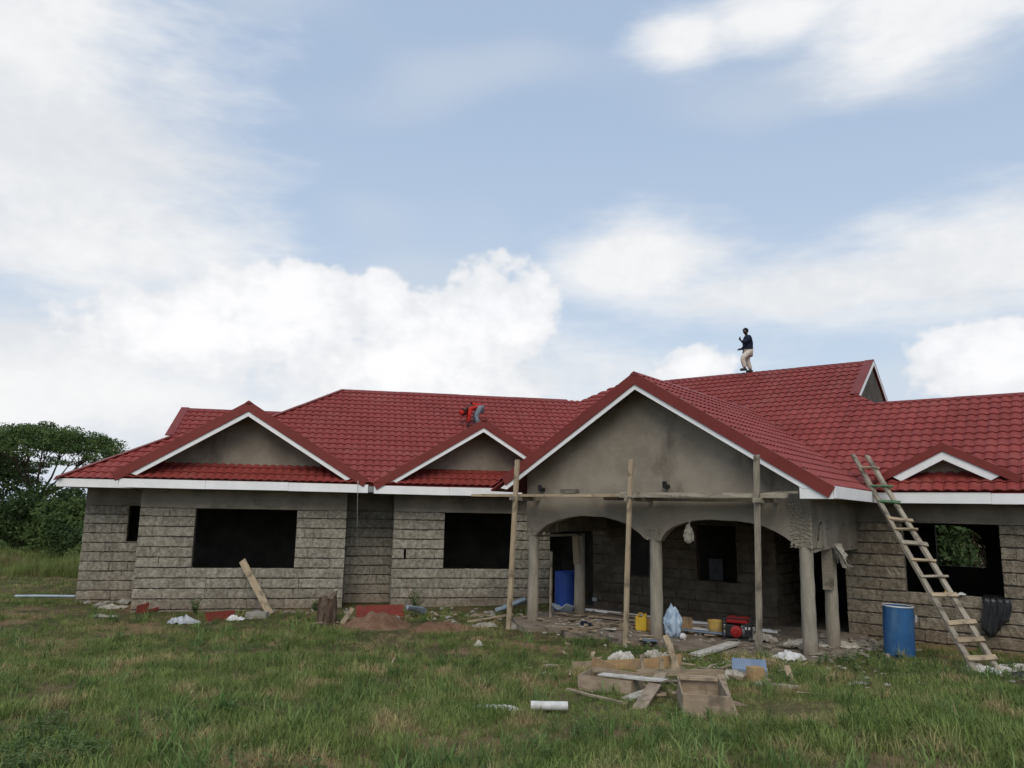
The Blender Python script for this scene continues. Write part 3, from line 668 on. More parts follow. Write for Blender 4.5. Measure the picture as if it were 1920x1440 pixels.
MB().beam(P('R', -4.1, 14.5, 1.95), P('R', -4.05, 15.75, 2.03), .05, .05, jit=.006, seg=4).build('formwork_prop', 'old_wood', house)
MB().beam(P('R', -4.13, 15.46, 1.2), P('R', -4.13, 15.46, 1.98), .2, .025, up=nR).build('formwork_board', 'old_wood', house)
sidebeam(-10.45, [(14.585, 2.1), (17.69, 2.1), (17.69, 3.05), (14.585, 3.05)], .17)
for i in range(5):
    MB().box((0, 0, 0), (.02, .14, .4 - .03 * i), Matrix.Translation(P('R', -10.25, 14.85 + .2 * i, 2.26)) @ Matrix.Rotation(-AR, 4, 'Z')).build('formwork_board', 'old_wood', house)
MB().beam(P('R', -10.5, 14.6, 2.0), P('R', -10.15, 16.3, 2.02), .1, .05).build('formwork_prop', 'old_wood', house)
MB().beam(P('R', -10.16, 16.0, 1.32), P('R', -10.2, 16.0, 2.0), .17, .02, up=nR).build('formwork_board', 'wood', house)
# vent pipe stubs, socket, ceiling over the porch
for u, z in ((-10.02, 3.07), (-6.9, 3.13)):
    MB().tube([P('R', u, 14.4, z), P('R', u, 14.2, z)], .05, 10).tube([P('R', u, 14.2, z), P('R', u, 14.19, z + .1)], .045, 10).build('vent_pipe', 'black', house)
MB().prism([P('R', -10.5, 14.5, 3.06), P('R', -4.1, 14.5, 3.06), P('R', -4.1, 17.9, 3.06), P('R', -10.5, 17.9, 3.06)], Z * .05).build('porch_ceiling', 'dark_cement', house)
for u, z in ((-5.35, 3.43), (-.8, 3.43)):
    MB().tube([P('L', u + .15, 20.95, z), P('L', u + .15, 20.75, z + .02)], .06, 10).build('vent_pipe', 'black', house)
MB().box((0, 0, 0), (.13, .03, .09), Matrix.Translation(P('R', -10.66, 17.68, .3)) @ Matrix.Rotation(-AR, 4, 'Z')).build('power_socket', 'white_plastic', house, bevel=.008)
MB().box((0, 0, 0), (.36, .03, .55), Matrix.Translation(P('R', -7.95, 19.3, 1.15)) @ Matrix.Rotation(-AR, 4, 'Z')).build('inner_panel', 'grey_metal', house)
#SECTION2

# ------------------------------------------------------------------ cable from the eave
tag(MB().tube([P('L', -.2, 20.2, 3.27), P('L', -.2, 20.14, 3.2), P('L', -.19, 20.3, 2.9), P('L', -.17, 20.9, 2.1), P('L', -.15, 21.6, 1.5), P('L', -.14, 21.9, 1.28)], .007, 5).build('cable', 'white_plastic', at=P('L', -.2, 20.2, 3.2)), 'thin pale cable hanging from the eave in front of the recess', 'cable')

# ------------------------------------------------------------------ scaffold in front of the porch
def timber(mb_args, name, m, parent=None, label=None, cat=None, at=None):
    o = MB().beam(*mb_args[:4], **(mb_args[4] if len(mb_args) > 4 else {})); ob = o.build(name, m, parent, at=at); return ob
def wood_piece(a, b, w, h, name='plank', m='wood', parent=None, up=(0, 0, 1), jit=.004, seg=4, label=None, cat=None, group=None):
    """a sawn piece: mesh built along local X so the grain runs with it"""
    a, b = Vector(a), Vector(b); d = (b - a); L = d.length; x = d.normalized(); y = Vector(up).cross(x)
    if y.length < 1e-3: y = Vector((0, 1, 0)).cross(x)
    y.normalize(); z = x.cross(y)
    bow = random.uniform(-.006, .006); mb = MB(); vs_ = []; fs = []
    for i in range(seg + 1):
        t = i / seg; o = bow * math.sin(math.pi * t)
        for e, g in ((-1, -1), (1, -1), (1, 1), (-1, 1)): vs_.append((L * t + (random.uniform(-.012, .012) if i in (0, seg) else 0), e * w / 2 + o + random.uniform(-jit, jit), g * h / 2 + o + random.uniform(-jit, jit) * .6))
    for i in range(seg):
        for k in range(4): fs.append((4 * i + k, 4 * i + (k + 1) % 4, 4 * i + 4 + (k + 1) % 4, 4 * i + 4 + k))
    fs += [(3, 2, 1, 0), (4 * seg, 4 * seg + 1, 4 * seg + 2, 4 * seg + 3)]
    mb.add(vs_, fs); me = mb.mesh(name); me.materials.append(MATS[m]); o = bpy.data.objects.new(name, me); COL.objects.link(o)
    M = fr3(x, y, z, a)
    if parent is not None: o.parent = parent; o.matrix_basis = Matrix.Translation(-pw(parent)) @ M
    else: o.matrix_basis = M
    tag(o, label, cat, group); return o
sc = empty('scaffold', P('R', -7.5, 13.6, .1), 'rough timber pole scaffold with plank platform across the porch front', 'scaffold')
wood_piece(P('R', -10.36, 13.56, -.05), P('R', -10.16, 13.52, 3.71), .105, .055, 'pole', 'wood', sc, up=nR, seg=7)
wood_piece(P('R', -7.29, 13.22, -.02), P('R', -7.30, 13.52, 3.64), .085, .05, 'pole', 'wood', sc, up=nR, seg=7)
wood_piece(P('R', -4.90, 13.75, .0), P('R', -4.76, 13.56, 3.66), .1, .055, 'pole', 'old_wood', sc, up=nR, seg=7)
for u in (-10.2, -7.32, -4.74):
    wood_piece(P('R', u - .02, 13.34, 2.85), P('R', u + .06, 14.37, 2.85), .05, .085, 'ledger', 'old_wood', sc, seg=2)
wood_piece(P('R', -11.65, 13.8, 2.92), P('R', -7.05, 13.78, 2.925), .2, .055, 'plank', 'wood', sc, seg=6, jit=.006)
wood_piece(P('R', -10.9, 13.98, 2.925), P('R', -7.1, 14.02, 2.965), .18, .035, 'plank', 'old_wood', sc, seg=6, jit=.006)
wood_piece(P('R', -7.6, 13.66, 2.955), P('R', -4.3, 13.72, 2.935), .16, .085, 'plank', 'old_wood', sc, seg=8, jit=.008)
wood_piece(P('R', -7.75, 14.02, 2.985), P('R', -4.5, 13.98, 2.92), .17, .04, 'plank', 'old_wood', sc, seg=6, jit=.008)
wood_piece(P('R', -8.3, 14.2, 2.87), P('R', -4.9, 14.22, 2.865), .12, .07, 'plank', 'old_wood', sc, seg=6, jit=.01)
wood_piece(P('R', -7.5, 13.45, 2.90), P('R', -6.4, 13.47, 2.91), .1, .04, 'plank', 'old_wood', sc, seg=3, jit=.006)
wood_piece(P('R', -4.75, 13.85, 2.97), P('R', -4.15, 13.9, 3.0), .09, .04, 'plank', 'old_wood', sc, seg=3)
tag(MB().box((0, 0, 0), (.4, .16, .1), Matrix.Translation(P('R', -9.05, 13.95, 3.02)) @ Matrix.Rotation(-AR, 4, 'Z'), jit=.014).build('stone_offcut', 'mortar', at=P('R', -9.05, 13.95, 2.96)), 'rough brown stone offcut lying on the scaffold planks', 'stone')

# ------------------------------------------------------------------ ladder
ld = empty('ladder', (7.67, 12.5, .16), 'handmade wooden ladder leaning on the eave over the right wing', 'ladder')
B1, B2 = Vector((7.44, 12.43, .12)), Vector((7.91, 12.59, .12)); C1, C2 = Vector((7.41, 15.43, 3.09)), Vector((7.65, 15.27, 3.07))
T1, T2 = B1 + (C1 - B1) * 1.275, B2 + (C2 - B2) * 1.27
ldn = (C1 - B1).cross(B2 - B1).normalized()
wood_piece(B1, T1, .1, .05, 'rail', 'old_wood', ld, up=ldn, seg=10, jit=.007); wood_piece(B2, T2, .1, .05, 'rail', 'old_wood', ld, up=ldn, seg=10, jit=.007)
fwd = ldn if ldn.y < 0 else -ldn
for i, (t, m, h) in enumerate([(1.165, 'wood', .05), (1.03, 'green_wood', .06), (.925, 'green_wood', .07), (.815, 'wood', .075), (.745, 'wood', .045), (.665, 'old_wood', .1), (.565, 'wood', .05), (.47, 'old_wood', .04), (.375, 'wood', .085), (.235, 'wood', .085), (.155, 'wood', .085), (.075, 'wood', .09)]):
    a, b = B1 + (C1 - B1) * t, B2 + (C2 - B2) * t; e = (b - a).normalized()
    wood_piece(a - e * .05 + fwd * .045, b + e * (.09 if i % 2 else .05) + fwd * .045 + Z * random.uniform(-.02, .03), h, .03, 'rung', m, ld, up=ldn, seg=2)

# ------------------------------------------------------------------ drums, cans, generator
def drum(x, y, r, h, m, label, open_top, tilt=0.0, ridges=True):
    g = G(x, y) if not ridges is None else 0; t = empty('drum', (x, y, g), label, 'drum', 'blue plastic drums')
    pr = [(r * .95, 0), (r, .03), (r, h * .3), (r * 1.006, h * .5), (r, h * .7), (r * .985, h * .9), (r * .99, h - .02)]
    M = Matrix.Translation((x, y, g - .02)) @ Matrix.Rotation(tilt, 4, 'Y')
    if open_top:
        mb = MB().lathe(pr + [(r * .99, h), (r * .95, h), (r * .95, .05)], 32, M, capb=True, capt=True); mb.build('body', m, t, smooth=False)
        MB().lathe([(r * 1.01, h - .012), (r * 1.025, h), (r * 1.0, h + .012), (r * .96, h + .002)], 32, M, False, False).build('rim', 'white_plastic', t, smooth=True)
        MB().box((r * .86, -r * .56, h * .78), (.02, .09, .13), M, jit=.015).build('paint_mark', 'white_plastic', t)
    else:
        MB().lathe(pr + [(r * .9, h), (r * .86, h - .015), (0.001, h - .015)], 32, M).build('body', m, t)
        for k in (-1, 1): MB().lathe([(.03, h - .02), (.03, h + .012), (.001, h + .012)], 10, M @ Matrix.Translation((k * r * .55, 0, 0))).build('bung', m, t)
    return t
drum(7.2, 14.38, .262, .9, 'blue_plastic', 'open blue drum standing in the grass beside the ladder', True, R_(1.5))
drum(1.46, 19.75, .275, 1.03, 'dark_blue_plastic', 'dark blue closed drum inside the shaded porch', False)

def RM(x, y, z, yaw=0.0): return Matrix.Translation((x, y, z)) @ Matrix.Rotation(-AR + yaw, 4, 'Z')
PFZ = .135
def jerrycan():
    x, y = 2.84, 16.5; t = empty('jerrycan', (x, y, PFZ), 'yellow jerrycan standing by the middle porch column', 'jerrycan'); M = RM(x, y, PFZ, R_(15))
    mb = MB(); pr = [(-.11, 0), (.11, 0), (.12, .04), (.12, .25), (.07, .31), (.03, .31), (.02, .27), (-.06, .27), (-.07, .31), (-.1, .31), (-.12, .27), (-.12, .04)]
    mb.prism([M @ Vector((a, -.09, b)) for a, b in pr], (M.to_3x3() @ Vector((0, .18, 0)))); mb.build('body', 'yellow_plastic', t, bevel=.015)
    MB().tube([M @ Vector(p) for p in ((-.08, 0, .3), (-.06, 0, .345), (.0, 0, .35), (.05, 0, .31))], .014, 8).build('handle', 'yellow_plastic', t)
    MB().lathe([(.026, .29), (.026, .345), (.022, .35), (.001, .35)], 12, M @ Matrix.Translation((.085, 0, 0)) ).build('cap', 'yellow_plastic', t)
jerrycan()
def bucket():
    x, y = 4.26, 16.0; t = empty('bucket', (x, y, PFZ), 'ochre yellow plastic bucket left of the generator', 'bucket'); M = RM(x, y, PFZ)
    MB().lathe([(.125, 0), (.13, .02), (.148, .27), (.156, .275), (.156, .30), (.146, .305), (.14, .27), (.12, .03), (.001, .03)], 26, M).build('body', 'ochre_plastic', t)
    MB().tube([M @ Vector((.152 * math.cos(a), -.05 * math.sin(a) - .1, .28 - .16 * math.sin(a))) for a in [math.pi * i / 10 for i in range(11)]], .004, 5).build('handle', 'grey_metal', t)
bucket()
def generator():
    x, y = 4.62, 15.55; t = empty('generator', (x, y, PFZ), 'small red and black portable generator on the porch floor', 'generator'); M = RM(x, y, PFZ, R_(8))
    W, D, H = .56, .4, .42; q = lambda a, b, c: M @ Vector((a, b, c))
    for s in (-1, 1):
        MB().tube([q(s * W / 2, -D / 2, .02), q(s * W / 2, -D / 2, H - .05), q(s * W / 2, -D / 2 + .05, H), q(s * W / 2, D / 2 - .05, H), q(s * W / 2, D / 2, H - .05), q(s * W / 2, D / 2, .02), q(s * W / 2, -D / 2, .02)], .014, 8).build('frame', 'black', t)
    for yy in (-D / 2, D / 2):
        MB().tube([q(-W / 2, yy, .03), q(W / 2, yy, .03)], .014, 8).build('frame_bar', 'black', t)
        MB().tube([q(-W / 2, yy * .8, H), q(W / 2, yy * .8, H)], .012, 8).build('frame_bar', 'black', t)
    MB().box((-.02, 0, H - .04), (.42, .3, .12), M).build('fuel_tank', 'red_paint', t, bevel=.035)
    MB().lathe([(.035, 0), (.035, .025), (.001, .025)], 12, M @ Matrix.Translation((-.02, 0, H + .02))).build('fuel_cap', 'black', t)
    MB().box((-.12, 0, .17), (.26, .26, .24), M).build('engine', 'black', t, bevel=.02)
    MB().lathe([(.001, 0), (.05, 0), (.06, .02), (.105, .03), (.115, .06), (.115, .1)], 24, M @ Matrix.Translation((-.03, -.12, .17)) @ Matrix.Rotation(R_(90), 4, 'X') @ Matrix.Rotation(R_(180), 4, 'X') @ Matrix.Translation((0, 0, -.1))).build('recoil_starter', 'red_paint', t)
    MB().tube([q(.05, .0, .15), q(.26, .0, .15)], .095, 16).build('alternator', 'grey_metal', t)
    MB().box((.2, -.15, .22), (.13, .05, .2), M).build('control_panel', 'black', t, bevel=.01)
    for k in (-1, 1): MB().box((.2 + .032 * k, -.178, .25), (.035, .012, .05), M).build('socket', 'white_plastic', t)
generator()

# ------------------------------------------------------------------ soft and crumpled things
def crumple(x, y, z, r, name, m, label, cat, seed, amp=.35, fr=2.6, sub=4, flat=.55, rot=0.0, group=None, at=None):
    sub = 4 if sub == 3 else sub
    if flat == .55:
        n = 26; vs_ = []; mb = MB(); R3 = Matrix.Rotation(rot, 3, 'Z')
        for j in range(n + 1):
            for i in range(n + 1):
                a, b = 2 * i / n - 1, 2 * j / n - 1; k_ = max(abs(a), abs(b)) / max(1e-6, math.hypot(a, b)); a, b = a * k_, b * k_; d = math.hypot(a, b); th_ = math.atan2(b, a)
                ro = 1 + .3 * mnoise.noise(Vector((math.cos(th_) * 1.6, math.sin(th_) * 1.6, seed))) + .14 * mnoise.noise(Vector((math.cos(th_) * 5, math.sin(th_) * 5, seed)))
                q_ = Vector((a * 1.5, b * 1.5, seed)); h_ = (1 - d ** 3) * (.55 + .5 * mnoise.noise(q_)) + .75 * abs(mnoise.noise(q_ * 1.9)) * (1 - .55 * d) + .3 * mnoise.noise(q_ * 4.5)
                p_ = R3 @ Vector((a * r[0] * ro, b * r[1] * ro, 0)); X, Y = x + p_.x, y + p_.y; vs_.append((X, Y, max(z, G(X, Y) if z < .12 or z > .16 else z) + max(.004, h_ * r[2] * 1.05)))
        mb.add(vs_, [(j * (n + 1) + i, j * (n + 1) + i + 1, (j + 1) * (n + 1) + i + 1, (j + 1) * (n + 1) + i) for j in range(n) for i in range(n)])
        o = mb.build(name, m, at=(x, y, z), smooth=False); return tag(o, label, cat, group)
    mb = MB().ico((0, 0, r[2] * flat), r, sub, amp, fr, seed, flat)
    M = Matrix.Translation((x, y, z)) @ Matrix.Rotation(rot, 4, 'Z'); mb.v = [tuple(M @ Vector(p)) for p in mb.v]
    return tag(mb.build(name, m, at=(x, y, z), smooth=True), label, cat, group)
crumple(3.32, 15.7, PFZ, (.18, .13, .34), 'plastic_sack', 'blue_sack', 'pale blue plastic sack standing against the middle column', 'sack', 3.3, .26, 2.3, 3, .8, -AR)
crumple(-7.4, 17.85, G(-7.4, 17.85), (.36, .22, .16), 'plastic_bag', 'grey_sack', 'crumpled grey plastic bag in the grass before the left wing', 'bag', 5.1, .4, 3.2)
crumple(-10.3, 20.2, G(-10.3, 20.2), (.42, .22, .1), 'cloth_heap', 'paper', 'flat heap of off-white cloth near the far left corner', 'cloth', 6.7, .5, 3.4)
crumple(-9.6, 18.5, G(-9.6, 18.5), (.3, .13, .06), 'paper_scrap', 'paper', 'small off-white scrap in front of the cloth heap', 'scrap', 8.7, .5, 3.4)
crumple(3.47, 15.45, PFZ, (.07, .06, .07), 'paint_tin', 'white_plastic', 'small white container on the porch floor', 'container', 1.7, .12, 2, 2, .8)
crumple(5.55, 14.9, PFZ, (.3, .2, .13), 'cement_bag', 'paper', 'empty crumpled cement bag behind the right scaffold pole', 'bag', 2.7, .4, 3)
crumple(5.05, 15.45, PFZ, (.28, .2, .15), 'burlap_heap', 'cloth', 'brown burlap heap right of the generator', 'cloth', 9.7, .4, 2.4)
crumple(4.85, 13.55, G(4.85, 13.55) + .02, (.26, .2, .14), 'plastic_bag', 'white_plastic', 'white plastic bag at the foot of the right scaffold pole', 'bag', 4.4, .45, 3)
crumple(2.6, 13.75, G(2.6, 13.75), (.24, .2, .15), 'plastic_bag', 'paper', 'cream plastic bag in the grass in front of the middle column', 'bag', 11.4, .45, 3)
crumple(1.95, 13.3, G(1.95, 13.3), (.25, .2, .17), 'plastic_bag', 'foam', 'pale bag beside the foot of the middle scaffold pole', 'bag', 12.4, .45, 3)
crumple(6.35, 15.05, .13, (.4, .28, .1), 'sand_bag', 'cloth', 'flat beige sack between the two right porch columns', 'sack', 13.4, .35, 3)
crumple(3.35, 11.6, G(3.35, 11.6), (.16, .13, .14), 'plastic_bag', 'paper', 'small white bag left of the blue metal sheet', 'bag', 14.4, .4, 3)
crumple(7.75, 12.75, G(7.75, 12.75), (.42, .3, .1), 'plastic_sheet', 'foam', 'whitish plastic sheet under the ladder foot', 'sheet', 15.4, .4, 3)
crumple(7.55, 12.2, G(7.55, 12.2), (.13, .1, .12), 'tin_can', 'white_plastic', 'small white tin lying between the ladder rails', 'tin', 16.4, .25, 3)
crumple(7.95, 12.1, G(7.95, 12.1), (.2, .12, .1), 'plastic_wrap', 'black', 'torn black plastic wrap right of the ladder foot', 'plastic', 17.4, .5, 3)
crumple(8.6, 13.1, G(8.6, 13.1), (.5, .25, .06), 'plastic_sheet', 'foam', 'pale flattened sheet in the grass right of the ladder', 'sheet', 18.4, .4, 3)
crumple(-.1, 9.07, G(-.1, 9.07) + .02, (.3, .07, .05), 'torn_bag', 'white_plastic', 'thin torn white bag left of the white pipe', 'bag', 19.4, .5, 3, rot=-.1)
crumple(-.54, 14.98, G(-.54, 14.98), (.1, .09, .09), 'stone', 'foam', 'single white stone in the grass before the left wing', 'stone', 20.4, .25, 2, 2)
crumple(.1, 17.15, G(.1, 17.15), (.17, .12, .13), 'stone', 'rock', 'grey stone at the foot of the left scaffold pole', 'stone', 22.4, .25, 2, 2)
crumple(-.55, 17.4, G(-.55, 17.4), (.3, .1, .1), 'stone', 'rock', 'long pale stone left of the scaffold foot', 'stone', 23.4, .3, 2, 2)
# bag hanging under the arch
hb = MB().ico((0, 0, 0), (.12, .09, .2), 3, .3, 3.2, 31.0, 1.0); hb.v = [tuple(P('R', -6.43, 14.28, 2.2) + Vector((p[0] * (1.25 - (p[2] + .2) * 2.2), p[1], p[2]))) for p in hb.v]
hb.tube([P('R', -6.43, 14.28, 2.32), P('R', -6.42, 14.33, 2.46)], .012, 5)
tag(hb.build('hanging_bag', 'cloth', at=P('R', -6.43, 14.28, 2.0)), 'off-white bag hanging from the right porch arch', 'bag')
# rag on the boarded side arch
rg = MB(); rq = random.Random(77)
for i in range(11):
    a = P('R', -4.06 + rq.uniform(-.05, .12), 15.5 + rq.uniform(-.12, .25), 2.02 + rq.uniform(-.04, .06)); k = 5; w = rq.uniform(.025, .06); vs_ = []; dx = uR * rq.uniform(.0, .26) + nR * rq.uniform(-.1, .15); L = rq.uniform(.15, .42)
    for j in range(k + 1):
        t_ = j / k; c_ = a + dx * t_ - Z * (L * t_ ** 1.5) + nR * .03 * math.sin(i + 5 * t_); tw = uR * math.cos(i + 2 * t_) * w + nR * math.sin(i + 2 * t_) * w; vs_ += [c_ - tw, c_ + tw]
    rg.add(vs_, [(2 * j, 2 * j + 1, 2 * j + 3, 2 * j + 2) for j in range(k)])
rgo = rg.build('rag', 'cloth', at=P('R', -4.0, 15.6, 1.7)); rgo.modifiers.new('t', 'SOLIDIFY').thickness = .006
tag(rgo, 'torn beige sacking draped on the rear right porch column', 'rag')
# black sheet hanging over the sill of the right window
def black_sheet():
    mb = MB(); nx, nz_ = 26, 10; vs_ = []
    for j in range(nz_ + 1):
        for i in range(nx + 1):
            a = i / nx; b = j / nz_; u = -1.86 + .46 * a + .03 * math.sin(b * 5); n = 17.66 - .04 * abs(math.sin(a * 13 + b * 2)) - .025 * abs(math.sin(a * 31 + 1)) - .03 * b
            z = 1.12 - .62 * b * (1 + .25 * math.sin(a * 5) * b)
            if j == 0: n = 17.85
            vs_.append(P('R', u, n, z))
    mb.add(vs_, [(j * (nx + 1) + i, j * (nx + 1) + i + 1, (j + 1) * (nx + 1) + i + 1, (j + 1) * (nx + 1) + i) for j in range(nz_) for i in range(nx)])
    o = mb.build('plastic_sheet', 'black', at=P('R', -1.63, 17.66, 1.1), smooth=True); o.modifiers.new('t', 'SOLIDIFY').thickness = .008
    tag(o, 'black plastic sheet hanging over the sill of the right window', 'sheet')
black_sheet()
crumple(*P('R', -2.42, 17.68, 1.09), (.09, .06, .07), 'rag', 'yellow_plastic', 'yellow rag on the right window sill', 'rag', 41, .4, 3, 2)
crumple(*P('R', -2.2, 17.68, 1.09), (.08, .06, .05), 'rag', 'white_plastic', 'white rag beside the yellow one on the sill', 'rag', 42, .4, 3, 2)

# ------------------------------------------------------------------ metal scraps
def channel(a, b, h, w, name, m, label, cat, ends=True, group=None):
    """folded metal trim: back, floor and a low front lip"""
    a, b = Vector(a), Vector(b); d = (b - a).normalized(); s = Vector((d.y, -d.x, 0)).normalized()
    mb = MB(); pr = [(0, h), (0, 0), (w, 0), (w, h * .35), (w - .012, h * .35), (w - .012, .012), (.012, .012), (.012, h)]
    mb.prism([a + s * x + Z * z for x, z in pr], b - a); return tag(mb.build(name, m, at=a), label, cat, group)
channel((-9.2, 19.3, G(-9.2, 19.3) - .02), (-8.72, 20.1, G(-8.7, 20.1) + .12), .2, .2, 'ridge_offcut', 'red_scrap', 'dark red folded trim leaning at the left block corner', 'metal trim')
channel((-7.1, 18.3, G(-7.1, 18.3)), (-6.5, 18.55, G(-6.5, 18.5) + .03), .17, .16, 'ridge_offcut', 'red_trim', 'bright red folded trim lying right of the grey bag', 'metal trim')
channel((-3.62, 18.6, G(-3.6, 18.6)), (-2.55, 18.95, G(-2.5, 18.9)), .3, .25, 'ridge_offcut', 'red_scrap', 'long dark red trim lying behind the soil mound', 'metal trim')
def iron(x, y, z, L, W, yaw, tilt, label, m='zinc', n=16, bend=.0, name='iron_sheet'):
    mb = MB(); vs_ = []; k = 6
    for j in range(k + 1):
        for i in range(n * 2 + 1):
            a = (i / (2 * n) - .5) * W; b = (j / k - .5) * L; vs_.append((a, b, .016 * math.cos(i * math.pi) + bend * (b / L) ** 2 * 4 * (1 + a) + .03 * mnoise.noise(Vector((a * 2, b * 2, x)))))
    w = 2 * n + 1; M = Matrix.Translation((x, y, z)) @ Matrix.Rotation(yaw, 4, 'Z') @ Matrix.Rotation(tilt, 4, 'Y')
    mb.add(vs_, [(j * w + i, j * w + i + 1, (j + 1) * w + i + 1, (j + 1) * w + i) for j in range(k) for i in range(2 * n)], M)
    o = mb.build(name, m, at=(x, y, z)); o.modifiers.new('t', 'SOLIDIFY').thickness = .004; return tag(o, label, 'metal sheet', 'corrugated iron scraps')
iron(.1, 19.25, .2, .4, .8, R_(10), R_(-14), 'bluish iron sheet propped beside the left scaffold pole', bend=.1)
iron(1.3, 18.75, .2, .4, .5, R_(60), R_(20), 'bent iron sheet at the foot of the porch drum', bend=.16)
iron(-2.25, 18.9, .12, .3, .45, R_(20), R_(16), 'small crumpled iron scrap at the end of the red trim', bend=.12)
o = MB().box((0, 0, 0), (.5, .24, .012), Matrix.Translation((3.68, 11.95, G(3.7, 11.95) + .16)) @ Matrix.Rotation(R_(-16), 4, 'Z') @ Matrix.Rotation(R_(32), 4, 'X')); o.box((0, 0, 0), (.5, .012, .12), Matrix.Translation((3.65, 11.84, G(3.7, 11.95) + .05)) @ Matrix.Rotation(R_(-16), 4, 'Z'))
tag(o.build('metal_flashing', 'blue_steel', at=(3.68, 11.95, G(3.7, 11.95))), 'folded blue-grey metal piece in the grass before the right column', 'metal sheet')
tag(MB().tube([(-13.6, 21.45, .0), (-12.9, 21.42, .02), (-11.9, 21.38, .03)], .035, 10).build('plastic_pipe', 'zinc', at=(-12.8, 21.4, 0)), 'grey pipe lying in the grass left of the house', 'pipe')
zpp = G(.5, 9.03)
tag(MB().lathe([(.044, 0), (.05, 0), (.05, .42), (.044, .42), (.044, .0)], 20, Matrix.Translation((.28, 9.0, zpp + .06)) @ Matrix.Rotation(R_(86), 4, 'Z') @ Matrix.Rotation(R_(-90), 4, 'X') @ Matrix.Rotation(R_(86), 4, 'Y') if False else Matrix.Translation((.28, 9.02, zpp + .08)) @ Matrix.Rotation(R_(90), 4, 'Y'), False, False).build('plastic_pipe', 'white_plastic', at=(.48, 9.02, zpp), smooth=False), 'short white plastic pipe lying in the front grass', 'pipe')

# ------------------------------------------------------------------ timber on the ground
wood_piece((-5.85, 19.2, -.05), P('L', -3.02, 20.78, 1.18), .17, .04, 'plank', 'wood', up=nL, seg=5, label='yellowish plank leaning on the sill of the left window', cat='plank')
wood_piece((-.9, 17.85, .05), (.1, 18.75, .12), .12, .03, 'plank', 'wood', label='flat pale plank in the grass left of the scaffold', cat='plank')
wood_piece((1.0, 18.25, .0), (1.02, 18.45, 1.62), .045, .045, 'prop', 'old_wood', up=nR, label='thin upright wooden prop inside the left porch bay', cat='prop')
wood_piece(P('R', -10.6, 16.6, .18), P('R', -5.5, 16.55, .16), .02, .06, 'batten', 'white_paint', seg=8, label='long pale batten lying across the porch floor', cat='batten')
for i, (a, b, w, m, lb) in enumerate([((-10.3, 16.9), (-7.4, 16.0), .22, 'grey_ply', 'wide brown board on the porch floor near the back wall'), ((-9.6, 15.7), (-6.9, 15.9), .2, 'grey_ply', 'brown board lying behind the jerrycan'), ((-8.2, 15.6), (-6.3, 16.35), .16, 'old_wood', 'dark plank under the long pale batten'), ((-7.2, 15.35), (-6.2, 15.55), .18, 'white_paint', 'white board lying left of the bucket'), ((-7.6, 15.0), (-5.9, 15.15), .12, 'blue_steel', 'grey-blue metal strip on the porch floor')]):
    wood_piece(P('R', *a, PFZ + .03 + .012 * i), P('R', *b, PFZ + .035 + .012 * i), w, .03, 'board', m, label=lb, cat='board')
tag(MB().box((0, 0, 0), (.3, .22, .26), RM(3.1, 16.5, PFZ + .13, .2), jit=.01).build('carton', 'plywood', at=(3.1, 16.5, PFZ)), 'brown carton behind the middle column', 'carton')
tag(MB().box((0, 0, 0), (.2, .16, .3), RM(3.75, 16.35, PFZ + .15, -.2), jit=.01).build('carton', 'plywood', at=(3.75, 16.35, PFZ)), 'narrow brown carton behind the blue sack', 'carton')
wood_piece((3.3, 13.75, G(3.3, 13.75) + .05), (4.28, 14.75, .2), .2, .045, 'foam_board', 'foam', label='white foam board lying at the porch edge', cat='foam board')
tag(MB().box((0, 0, 0), (.28, .16, .03), RM(2.75, 15.1, PFZ + .03, .5), jit=.01).build('tool_box', 'blue_steel', at=(2.75, 15.1, PFZ)), 'flat blue-grey box left of the middle column foot', 'box')
tag(MB().box((0, 0, 0), (.3, .2, .06), RM(1.75, 17.05, .17, .3), jit=.02).build('folded_cloth', 'navy', at=(1.75, 17.05, .14)), 'small dark blue bundle on the porch edge', 'bundle')
wood_piece((1.2, 16.2, .12), (1.95, 16.75, .16), .1, .04, 'plank', 'wood', label='short pale plank at the left edge of the porch floor', cat='plank')
wood_piece((2.05, 16.6, .14), (2.2, 16.15, .2), .09, .03, 'plank', 'foam', label='short whitish board beside the dark blue bundle', cat='board')
# formwork pile
gz_ = lambda x, y: G(x, y)
def ply_panel(pts, h, th, name, m, label, cat):
    """thin panel standing on edge along a polyline"""
    mb = MB()
    for a, b in zip(pts[:-1], pts[1:]):
        a3, b3 = Vector((*a[:2], gz_(*a[:2]) - .02)), Vector((*b[:2], gz_(*b[:2]) - .02)); d = (b3 - a3).normalized(); s = Vector((d.y, -d.x, 0)) * th
        mb.hexa([a3, b3, b3 + s, a3 + s, a3 + Z * (h + a[2]), b3 + Z * (h + b[2]), b3 + Z * (h + b[2]) + s, a3 + Z * (h + a[2]) + s])
    return tag(mb.build(name, m, at=(*pts[0][:2], gz_(*pts[0][:2]))), label, cat)
ply_panel([(1.02, 12.35, -.04), (1.7, 12.3, .0)], .2, .015, 'plywood_panel', 'wood', 'pale plywood strip at the left end of the formwork pile', 'panel')
ply_panel([(1.33, 12.15, .06), (1.62, 11.55, .02)], .2, .018, 'plywood_panel', 'plywood', 'short orange-brown panel standing end-on in the formwork pile', 'panel')
ply_panel([(1.55, 12.2, .0), (2.2, 12.28, .02), (2.75, 12.42, .06)], .2, .018, 'plywood_panel', 'plywood', 'long orange-brown plywood panel standing on edge in the grass', 'panel')
